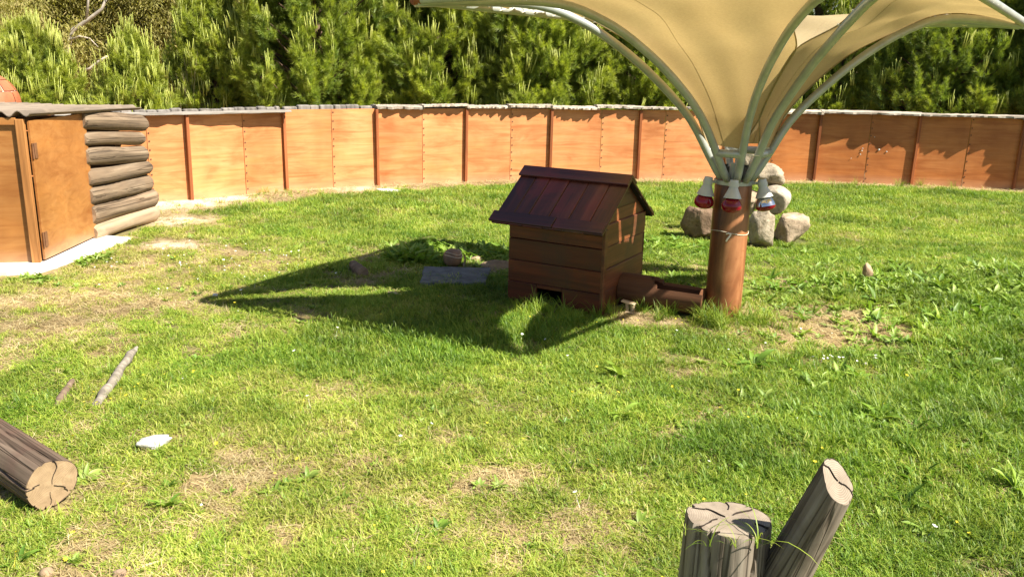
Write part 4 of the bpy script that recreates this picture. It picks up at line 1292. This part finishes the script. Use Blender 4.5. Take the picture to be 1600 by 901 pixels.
# footprints that keep grass out
def inside(x, y):
    m = np.zeros(x.shape, bool)
    c, s = math.cos(-DA), math.sin(-DA)
    dx, dy = x - kc.x, y - kc.y
    lx, ly = dx * c - dy * s, dx * s + dy * c
    m |= (abs(lx) < hw + .01) & (abs(ly) < hd + .012)
    m |= (lx > hw) & (lx < hw + .56) & (abs(ly) < .09)
    m |= np.hypot(x - POLE[0], y - POLE[1]) < .125
    m |= (x < -3.52) & (x > -6) & (y > 6.38 - (x < -3.66) * (-3.66 - x) * .26) & (y < 7.76)
    m |= (x < -3.6) & (y > 7.7) & (y < 8.75)
    m |= (x > -.70) & (x < -.36 + .2 * vnoise(x * 0, y * 9, 4)) & (y > 6.36 + .3 * vnoise(x * 7, y * 0, 2) + .35 * np.clip(x + .6, 0, 1)) & (y < 6.87)
    m |= np.hypot(x - SX, y - SY) < .105
    for (rx, ry, rr) in ((1.85, 8.42, .17), (2.36, 8.12, .14), (2.72, 8.34, .16), (-1.56, 3.5, .05)): m |= np.hypot(x - rx, y - ry) < rr
    # foreground log
    t = np.clip((x + 1.735) * -.79 + (y - 2.975) * .615, 0, 1)
    m |= np.hypot(x + 1.735 + .79 * t, y - 2.975 - .615 * t) < .08
    return m
TAN = 800 / 1350
def lawn_points(dens, y0, y1, margin=.9, seed=0):
    q = np.random.default_rng(seed)
    xm = (y1 * math.cos(R_(15)) + 1) * TAN + margin
    n = int(dens * 2 * xm * (y1 - y0))
    x = q.uniform(-xm, xm, n); y = q.uniform(y0, y1, n)
    k = (abs(x) < (y * .966 + .44) * TAN + margin) & (fence_dist(x, y) > .05) & ~inside(x, y)
    return x[k], y[k], q
BX, BY, BR, BS, BI, BT, = [], [], [], [], [], []
SXs, STs = [], []
for (y0, y1, dens, sc, sd) in ((1.75, 3.2, 1500, .92, 1), (3.2, 4.6, 1150, 1.0, 2), (4.6, 6.6, 820, 1.05, 3), (6.6, 9.2, 520, 1.2, 4), (9.2, 13.2, 330, 1.4, 5)):
    x, y, q = lawn_points(dens, y0, y1, seed=sd)
    bare, pale, dry, lush = maps(x, y)
    keep = q.random(len(x)) < np.clip(.92 - bare * 1.3 - dry * .22 + fbm(x * 6.5, y * 6.5, 71, 2) * 1.5, .02, 1)
    x, y, bare, dry, lush = x[keep], y[keep], bare[keep], dry[keep], lush[keep]
    n = len(x)
    n4 = fbm(x * 2.2, y * 2.2, 61, 3); n5 = fbm(x * 6.5, y * 6.5, 71, 2)
    tint = np.clip(.27 + dry * .36 + bare * .18 - lush * .22 + .10 * (y > 8.5) + n4 * .35 - n5 * .35 + q.normal(0, .10, n), 0, .95)
    hsc = sc * np.clip(.62 + lush * .62 - bare * .25 - dry * .2 + n4 * .35 + n5 * .9, .3, 1.6)
    typ = np.where(q.random(n) < np.clip(.25 + lush * .5, 0, .8), q.integers(4, 7, n), q.integers(0, 4, n))
    typ = np.where((dry + bare > .9) & (q.random(n) < .6), q.integers(7, 9, n), typ)
    far = y > 8.3
    typ = np.where(far & (typ >= 4) & (typ < 7) & (q.random(n) < .7), q.integers(0, 4, n), typ)
    BX.append(x); BY.append(y); BI.append(typ); BT.append(tint)
    tilt = q.normal(0, .12, (n, 2)); BR.append(np.c_[tilt, q.uniform(0, 6.28, n)])
    m2 = None
    BS.append(np.c_[np.full(n, sc), np.full(n, sc), hsc])
    # dead litter
    x, y, q = lawn_points(dens, y0, y1, seed=sd + 50); n = len(x); bare, pale, dry, lush = maps(x, y)
    m = q.random(n) < (1 - .8 * pale) * np.clip(.02 + dry * .14 + bare * .55, 0, .8)
    SXs.append(np.c_[x[m], y[m], np.full(m.sum(), sc)])
x = np.concatenate(BX); y = np.concatenate(BY)
P = np.c_[x, y, hz(x, y) + .002]
o = scatter('lawn_grass', P, np.concatenate(BR), np.concatenate(BS), np.concatenate(BI), np.concatenate(BT), GN_grass, M['grass'])
tag(o, 'short yellow green grass covering the enclosure floor', 'grass', None, 'stuff')
sp = np.concatenate(SXs); n = len(sp)
o = scatter('dead_grass', np.c_[sp[:, 0], sp[:, 1], hz(sp[:, 0], sp[:, 1]) + .006], np.c_[rng.normal(0, .1, (n, 2)), rng.uniform(0, 6.28, n)], sp[:, 2], rng.integers(0, 4, n), rng.uniform(.1, .9, n), GN_straw, M['straw'])
tag(o, 'dead straw coloured grass litter between the green blades', 'dry grass', None, 'stuff')

# weeds: broad leaves on the right-hand mound and sprinkled through the lawn
wx, wy, wi, ws = [], [], [], []
def add_weeds(n, cx, cy, sx, sy, kinds, s0, s1, seed):
    q = np.random.default_rng(seed)
    x = q.normal(cx, sx, n); y = q.normal(cy, sy, n)
    k = (fence_dist(x, y) > .1) & ~inside(x, y) & (y > 1.9)
    x, y = x[k], y[k]
    wx.append(x); wy.append(y); wi.append(q.choice(kinds, len(x))); ws.append(q.uniform(s0, s1, len(x)))
add_weeds(760, 3.7, 6.35, .75, .42, [6, 7, 8, 0, 1, 2, 0, 1], .45, .85, 1)
add_weeds(130, 2.65, 6.55, .25, .14, [6, 7, 8, 0, 1], .45, .8, 2)
add_weeds(620, 3.1, 5.0, .8, .65, [0, 1, 2, 3, 4, 5, 0, 1, 6], .45, .85, 3)
add_weeds(260, 1.7, 3.6, .8, .7, [0, 1, 2, 3, 4, 5, 3, 4], .45, .9, 4)
add_weeds(520, 2.9, 4.0, .8, .7, [0, 1, 2, 3, 4, 5, 6, 7], .45, .95, 14)
add_weeds(160, -.1, 7.5, .5, .2, [0, 1, 2, 3], .7, 1.3, 5)
add_weeds(70, -.86, 7.22, .07, .07, [6, 7, 8, 0], .8, 1.3, 6)
add_weeds(26, -3.42, 6.95, .07, .10, [0, 1, 3], .6, 1.1, 7)
add_weeds(12, -3.55, 6.25, .08, .05, [0, 1, 3], .7, 1.2, 8)
add_weeds(60, 1.7, 8.0, .4, .25, [0, 1, 2], .7, 1.2, 9)
add_weeds(120, 1.95, 6.3, .45, .4, [0, 1, 3, 4], .6, 1.1, 10)
for sd, (dens, y0, y1) in enumerate(((26, 1.9, 4.5), (20, 4.5, 7.5), (9, 7.5, 12))):
    x, y, q = lawn_points(dens, y0, y1, .5, 200 + sd)
    bare, pale, dry, lush = maps(x, y)
    k = q.random(len(x)) < np.clip(.5 + fbm(x * .9, y * .9, 88) * 2.2 - bare, 0, 1)
    wx.append(x[k]); wy.append(y[k]); wi.append(q.choice([0, 3, 4, 5], k.sum())); ws.append(q.uniform(.45, .95, k.sum()))
x = np.concatenate(wx); y = np.concatenate(wy); n = len(x)
o = scatter('weeds', np.c_[x, y, hz(x, y)], np.c_[rng.normal(0, .15, (n, 2)), rng.uniform(0, 6.28, n)], np.concatenate(ws), np.concatenate(wi), rng.uniform(.1, .95, n), GN_weed, M['weed'])
tag(o, 'broad leaved green weeds thick on the right-hand bank', 'weeds', None, 'stuff')

# tall tufts at the foot of post, house, stump and fence, on the bank
tx, ty, ts = [], [], []
def tufts(n, cx, cy, sx, sy, s0, s1, seed):
    q = np.random.default_rng(seed); x = q.normal(cx, sx, n); y = q.normal(cy, sy, n)
    k = ~inside(x, y) & (fence_dist(x, y) > .03) & (y > 1.9); tx.append(x[k]); ty.append(y[k]); ts.append(q.uniform(s0, s1, k.sum()))
tufts(22, 1.33, 5.56, .10, .07, .5, 1.0, 1); tufts(24, 1.62, 5.58, .13, .08, .5, 1.0, 2); tufts(30, .25, 5.72, .22, .09, .45, .85, 3)
tufts(26, 1.15, 5.78, .14, .10, .4, .8, 4); tufts(60, 2.6, 4.3, .7, .6, .4, .8, 5); tufts(70, 3.6, 5.6, .7, .6, .4, .9, 6)
tufts(30, .0, 5.35, .3, .15, .35, .6, 7); tufts(14, -.5, 6.32, .3, .03, .3, .5, 8); tufts(12, .62, 2.05, .14, .05, .6, 1.0, 9); tufts(10, .95, 2.15, .06, .05, .6, 1.0, 19)
tufts(16, 2.2, 3.0, .5, .4, .4, .8, 10); tufts(12, -2.1, 4.2, .15, .2, .3, .6, 11); tufts(14, 5.6, 12.6, .5, .1, .4, .9, 12); tufts(18, -2.95, 10.5, .3, .1, .3, .6, 13)
tufts(12, .45, 5.60, .2, .05, .4, .7, 14)
x = np.concatenate(tx); y = np.concatenate(ty); n = len(x)
z = hz(x, y)
ex = np.array([(.55, 2.092, .43), (.62, 2.082, .435), (.685, 2.098, .43), (.70, 2.115, .43), (.80, 2.14, .22), (.50, 2.155, .425)])   # rooted in the stump's cracks
x = np.r_[x, ex[:, 0]]; y = np.r_[y, ex[:, 1]]; z = np.r_[z, ex[:, 2]]; n = len(x)
o = scatter('tall_grass', np.c_[x, y, z], np.c_[rng.normal(0, .12, (n, 2)), rng.uniform(0, 6.28, n)], np.r_[np.concatenate(ts), .6, .55, .8, .75, 1.0, .5], np.r_[rng.integers(0, 3, n - 6), [3] * 6], np.clip(rng.normal(.3, .12, n), 0, .8), GN_tall, M['grass'])
tag(o, 'taller grass tufts round the post, animal house and stump', 'grass tufts', None, 'stuff')

# little flowers
cf = src_coll('flower_kinds')
def flower(mat, r, pet, seed):
    q = random.Random(seed); V = []; Fc = []
    for i in range(pet):
        a = 6.283 * i / pet; k = len(V); h = .05
        V += [(0, 0, h), (r * .7 * math.cos(a - .35), r * .7 * math.sin(a - .35), h + .003), (r * math.cos(a), r * math.sin(a), h + .004), (r * .7 * math.cos(a + .35), r * .7 * math.sin(a + .35), h + .003)]
        Fc.append((k, k + 1, k + 2, k + 3))
    k = len(V); V += [(.0006, 0, 0), (-.0006, .0005, 0), (0, -.0006, h)]; Fc.append((k, k + 1, k + 2))
    return V, Fc
V, Fc = flower(None, .0085, 7, 1); src(cf, 'flower_a', V, Fc, M['petal_white'])
V, Fc = flower(None, .0075, 6, 2); src(cf, 'flower_b', V, Fc, M['petal_yellow'])
GN_fl = make_gn(cf)
q = np.random.default_rng(77)
fx = [q.normal(-2.3, .55, 60), q.normal(-2.35, .5, 40), q.normal(1.95, .12, 14), q.uniform(-2.2, 2.2, 110), q.normal(-1.95, .3, 22)]
fy = [q.normal(6.75, .35, 60), q.normal(6.7, .35, 40), q.normal(4.72, .04, 14), q.uniform(2.1, 6, 110), q.normal(4.0, .25, 22)]
fi = [np.zeros(60), np.ones(40), np.zeros(14), (q.random(110) < .75).astype(int), np.ones(22)]
x = np.concatenate(fx); y = np.concatenate(fy); k = ~inside(x, y); x, y = x[k], y[k]; n = len(x)
o = scatter('wild_flowers', np.c_[x, y, hz(x, y)], np.c_[q.normal(0, .3, (n, 2)), q.uniform(0, 6, n)], q.uniform(.7, 1.4, n), np.concatenate(fi).astype(int)[k], np.zeros(n), GN_fl, M['petal_white'])
tag(o, 'tiny white and yellow flowers dotted in the grass', 'flowers', None, 'stuff')

# ------------------------------------------------------------------ trees beyond the fence
def needle_tuft(n, L, nl, w, ang, seed, tipshade=.15):
    """a shoot along z clothed in needles"""
    q = np.random.default_rng(seed); vs = []; fs = []; sh = []
    for i in range(n):
        t = q.random() ** .8; a = q.uniform(0, 6.28); z = L * t
        an = ang * q.uniform(.65, 1.3) * (1 - .45 * t)
        d = Vector((math.cos(a) * math.sin(an), math.sin(a) * math.sin(an), math.cos(an)))
        side = d.cross(Vector((q.normal(), q.normal(), q.normal()))).normalized() * w / 2
        b = Vector((0, 0, z)); l = nl * q.uniform(.7, 1.15); k = len(vs)
        vs += [tuple(b + side), tuple(b - side), tuple(b + d * l)]
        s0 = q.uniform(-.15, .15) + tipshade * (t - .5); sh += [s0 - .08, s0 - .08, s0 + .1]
        fs.append((k, k + 1, k + 2))
    return vs, fs, sh
cp = src_coll('pine_kinds')
for i in range(4):
    v, f, s = needle_tuft(85, .20, .105, .0075, .95, 300 + i); src(cp, 'pine_tuft', v, f, M['pine'], s)
GN_pine = make_gn(cp)
cc = src_coll('candle_kinds')
for i in range(3):
    q = np.random.default_rng(330 + i); mb = MB(); 
    for k in range(4 + i % 2):
        a = q.uniform(0, 6.28); r = q.uniform(0, .05); h = q.uniform(.17, .34); b = Vector((r * math.cos(a), r * math.sin(a), 0))
        tip = b + Vector((q.normal(0, .02) + b.x * .4, q.normal(0, .02) + b.y * .4, h))
        mb.tube([b, b.lerp(tip, .5), tip], [.0065, .006, .003], 5)
        for t in range(26):
            p = b.lerp(tip, q.uniform(.05, 1)); d = Vector((q.normal(), q.normal(), 1.6)).normalized() * .026
            sd = Vector((q.normal(), q.normal(), 0)).normalized() * .003
            mb.add([p + sd, p - sd, p + d], [(0, 1, 2)])
    src(cc, 'candle_cluster', mb.v, mb.f, M['candle'], q.uniform(-.2, .2, len(mb.v)))
GN_candle = make_gn(cc)
ce = src_coll('olive_kinds')
for i in range(4):
    q = random.Random(350 + i); V = []; Fc = []; sh = []
    for k in range(90):
        p = Vector((q.gauss(0, .13), q.gauss(0, .13), q.gauss(0, .12)))
        d = Vector((q.gauss(0, .6), q.gauss(0, .6), -.7)).normalized()
        v, f = leaf_blade(p, d, q.uniform(.05, .09), q.uniform(.014, .024), .2, q, 2, .1)
        kk = len(V); V += v; Fc += [tuple(i_ + kk for i_ in ff) for ff in f]; sh += [q.uniform(-.3, .3)] * len(v)
    src(ce, 'leaf_spray', V, Fc, M['euc'], sh)
GN_euc = make_gn(ce)

def pine(x, y, h, r, seed, label, nb=150, per=15, tint=.4, candles=.35, group='pine trees beyond the fence', low=.03, bs=1.0):
    """a young pine: whorled limbs ending in brushes of needle shoots, pale candles on the upper tips"""
    q = np.random.default_rng(seed)
    t = tag(empty('pine_tree', (x, y, 0)), label, 'pine tree', group)
    mb = MB(); mb.tube([(0, 0, -.05), (.03, .02, h * .35), (-.02, .03, h * .7), (0, 0, h * .96)], [.07 * h / 3, .055 * h / 3, .032 * h / 3, .008], 8)
    pts, rots, scl, tn = [], [], [], []
    cpts, crot, cs_, ctn = [], [], [], []
    def env(u): return r * 1.08 * min(1.0, (1 - u) ** .62 * 1.25 + .03) * (.82 + .18 * min(1, u / .2))
    bumps = q.uniform(.78, 1.12, 24)
    for k in range(nb):
        u = (low + (1 - low) * ((k + q.random()) / nb) ** 1.15)
        z = h * u; a = k * 2.39996 + q.uniform(-.5, .5)
        e = env(u) * bumps[int((a % 6.2832) / 6.2832 * 6) + 6 * min(3, int(u * 4))]
        f = q.uniform(.80, 1.03) if q.random() < .72 else q.uniform(.35, .80)
        rr = e * f
        tip = Vector((rr * math.cos(a), rr * math.sin(a), z))
        root = Vector((0, 0, max(.05, z - rr * .45 - .1)))
        out = Vector((math.cos(a), math.sin(a), 0))
        ax_ = (out * (.75 - .5 * u) + Vector((0, 0, .7 + .5 * u)) + Vector(q.normal(0, .22, 3))).normalized()
        bl = bs * q.uniform(.30, .50); b0 = q.normal(0, .07)
        if k % 3 == 0:
            mb.tube([root, root.lerp(tip, .55) + Vector((0, 0, -.05)), tip], [.02 * h / 3, .012 * h / 3, .005], 5, caps=False)
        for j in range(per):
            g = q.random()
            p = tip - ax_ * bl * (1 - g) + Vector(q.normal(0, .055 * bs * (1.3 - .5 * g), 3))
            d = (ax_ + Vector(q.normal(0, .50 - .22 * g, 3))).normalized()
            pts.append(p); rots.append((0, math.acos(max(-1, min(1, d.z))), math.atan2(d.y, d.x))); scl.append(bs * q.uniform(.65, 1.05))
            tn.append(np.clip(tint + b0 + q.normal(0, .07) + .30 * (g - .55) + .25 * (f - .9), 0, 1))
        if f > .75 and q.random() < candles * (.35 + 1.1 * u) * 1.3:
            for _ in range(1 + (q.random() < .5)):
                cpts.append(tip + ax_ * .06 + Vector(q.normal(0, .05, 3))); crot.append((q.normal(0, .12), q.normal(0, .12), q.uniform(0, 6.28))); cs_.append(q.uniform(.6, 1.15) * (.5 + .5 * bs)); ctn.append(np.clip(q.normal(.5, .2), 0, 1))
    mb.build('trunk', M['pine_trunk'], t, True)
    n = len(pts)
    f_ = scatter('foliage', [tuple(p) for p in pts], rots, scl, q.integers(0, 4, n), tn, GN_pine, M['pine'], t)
    f_['kind'] = 'stuff'
    if cpts:
        c_ = scatter('candles', [tuple(p) for p in cpts], crot, cs_, q.integers(0, 3, len(cpts)), ctn, GN_candle, M['candle'], t); c_['kind'] = 'stuff'
    return t
pine(-7.35, 13.4, 1.95, .95, 1, 'bright yellow green young pine at the far left behind the dome', 320, 15, .80, 1.3, bs=.8)
pine(-5.75, 13.3, 1.85, .62, 2, 'small bright round pine standing alone over the log shed', 220, 15, .74, 1.0, bs=.75)
pine(-4.85, 14.2, 2.75, .70, 3, 'slender bright pine with tall pale candles right of the small round pine', 280, 15, .76, 1.3, bs=.85)
pine(-3.25, 14.4, 4.6, 1.40, 4, 'large dark pine behind the left part of the fence', 640, 17, .66, .7)
pine(-1.35, 14.8, 4.5, 1.15, 5, 'mid green pine left of the canopy corner, leaning on the large dark pine', 580, 17, .72, .8)
pine(.40, 14.6, 4.3, 1.10, 6, 'bushy pine above the animal house, behind the fence', 580, 17, .68, .7)
pine(2.10, 15.0, 4.4, 1.15, 7, 'pine partly covered by the left arms of the canopy', 580, 17, .72, .5)
pine(3.9, 15.4, 4.2, 1.2, 8, 'pine almost hidden behind the tan canopy cloth', 200, 14, .42, .5)
pine(5.55, 15.2, 2.45, .85, 9, 'short bright pine just right of the canopy throat', 170, 14, .70, 1.0, bs=.85)
pine(7.1, 14.9, 4.3, 1.25, 10, 'dark pine right of the canopy arms', 520, 16, .54, .6)
pine(8.9, 14.2, 4.4, 1.35, 11, 'darkest pine at the right edge behind the capped fence', 520, 16, .42, .5)
pine(10.8, 13.0, 4.2, 1.3, 12, 'pine just outside the right edge of the view', 180, 14, .36, .35)
bk = [(-2.6, 18.3, 6.0, 1.7), (-.4, 18.0, 5.8, 1.7), (1.7, 18.6, 6.0, 1.7), (3.9, 18.6, 5.8, 1.7), (6.1, 18.4, 5.6, 1.7), (8.2, 17.9, 5.8, 1.7), (10.3, 17.2, 5.8, 1.7), (12.4, 16.4, 5.6, 1.7)]
bl_ = ['tall pine of the back row behind the large dark pine', 'tall pine of the back row over the canopy corner', 'tall pine of the back row behind the bushy pine', 'tall pine of the back row behind the canopy cloth', 'tall pine of the back row behind the short bright pine',
       'tall pine of the back row at the right of the canopy', 'tall pine of the back row at the right edge', 'tall pine at the right end of the back row, outside the view']
for k, (bx_, by_, bh, brd) in enumerate(bk):
    pine(bx_, by_, bh, brd, 30 + k, bl_[k], 330, 15, .66, .9, low=.10, bs=1.2)

def olive(x, y, h, r, seed, label, lobes, per, tint, limbs, cat='tree'):
    q = np.random.default_rng(seed)
    t = tag(empty('broadleaf_tree', (x, y, 0)), label, cat, 'olive coloured trees at the far left')
    mb = MB(); mb.tube([(0, 0, -.1), (.15, 0, h * .2), (.05, .1, h * .45), (.2, 0, h * .75)], [.17, .14, .10, .04], 10)
    tips = []
    for k in range(lobes):
        a = q.uniform(0, 6.28); u = q.random(); z = h * (.10 + .9 * u)
        rr = r * math.sqrt(max(.05, 1 - ((u - .42) / .62) ** 2)) * q.uniform(.55, 1.0)
        tips.append(Vector((rr * math.cos(a), rr * math.sin(a), z)))
        if k % 3 == 0:
            rt = Vector((.1, .05, max(.3, z * .62)))
            mb.tube([rt, rt.lerp(tips[-1], .5) + Vector((0, 0, .2)), tips[-1]], [.06, .035, .01], 6, caps=False)
    mb.build('trunk', M['pine_trunk'], t, True)
    if limbs:
        for lm in limbs:
            mb = MB(); mb.tube([Vector(p) - Vector((x, y, 0)) for p in lm[0]], lm[1], 9); mb.build('bare_limb', M['pale_trunk'], t, True)
    pts = []; tn = []
    for tp in tips:
        l = q.uniform(.35, .65); b0 = q.normal(0, .14)
        for j in range(per):
            p = tp + Vector(q.normal(0, 1, 3) * [l, l, l * .75]); p.z = max(.2, p.z)
            pts.append(tuple(p)); tn.append(np.clip(tint + b0 + q.normal(0, .1), 0, 1))
    n = len(pts)
    f_ = scatter('foliage', pts, np.c_[q.normal(0, .3, (n, 2)), q.uniform(0, 6.28, n)], q.uniform(.8, 1.4, n), q.integers(0, 4, n), tn, GN_euc, M['euc'], t); f_['kind'] = 'stuff'
    return t
olive(-9.3, 20.5, 6.5, 2.3, 1, 'olive tree mass with pale bare limbs above the small round pine', 85, 40, .5,
      [([(-8.95, 17.6, 1.3), (-8.82, 17.6, 1.75), (-8.7, 17.6, 2.02), (-8.35, 17.55, 2.22), (-8.05, 17.5, 2.42), (-7.8, 17.5, 2.9)], [.05, .048, .045, .038, .028, .015]),
       ([(-8.8, 17.55, 1.8), (-8.55, 17.5, 1.9), (-8.35, 17.5, 1.86), (-8.2, 17.5, 1.7)], [.022, .02, .014, .007]),
       ([(-8.4, 17.55, 2.2), (-8.3, 17.5, 2.6), (-8.1, 17.5, 3.0)], [.03, .022, .012]),
       ([(-8.55, 17.3, 1.22), (-8.3, 17.3, 1.30), (-8.1, 17.3, 1.45), (-7.75, 17.3, 1.64)], [.02, .028, .026, .012])])
olive(-12.8, 21.0, 6.5, 2.3, 2, 'dark olive tree at the far left edge', 80, 40, .36, None)
olive(-6.6, 21.5, 6.3, 1.9, 3, 'olive tree between the bare limbs and the pines', 75, 40, .55, None)
olive(-10.6, 16.2, 2.9, 1.2, 4, 'rounded olive bush right of the far left pine', 45, 34, .58, None)
olive(-4.5, 22.5, 6.5, 1.9, 5, 'olive tree in the gap left of the pine row', 60, 36, .5, None)
# dry reeds
cr_ = src_coll('reed_kinds')
for i in range(2):
    v, f, s = blade_clump(26, .18, .5, 1.0, .014, .18, 400 + i, .0, 4, .15); src(cr_, 'reed_clump', v, f, M['reed'], s)
q = np.random.default_rng(9); n = 9
reeds = scatter('dry_reeds', np.c_[q.normal(-5.15, .16, n), q.normal(13.9, .1, n), np.full(n, .0)], np.c_[q.normal(0, .08, (n, 2)), q.uniform(0, 6, n)], np.c_[np.ones(n), np.ones(n), q.uniform(1.7, 2.3, n)], q.integers(0, 2, n), q.random(n), make_gn(cr_), M['reed'])
tag(reeds, 'dry pale reeds between the small round pine and the slender pine', 'reeds', None, 'stuff')
# the wood that closes the view further off
q = np.random.default_rng(19)
fw_p, fw_t = [], []
for k in range(150):
    cx_ = q.uniform(-24, 26); cy_ = q.uniform(25, 28); cz_ = q.uniform(.3, 6.5)
    for j in range(26):
        fw_p.append((cx_ + q.normal(0, .7), cy_ + q.normal(0, .5), max(.2, cz_ + q.normal(0, .6)))); fw_t.append(np.clip(q.normal(.4, .15), 0, 1))
n = len(fw_p)
o = scatter('far_wood', fw_p, np.c_[q.normal(0, .3, (n, 2)), q.uniform(0, 6, n)], q.uniform(1.6, 2.8, n), q.integers(0, 4, n), fw_t, GN_euc, M['euc'])
tag(o, 'far dark green wood closing the view behind the pines', 'wood', None, 'stuff')
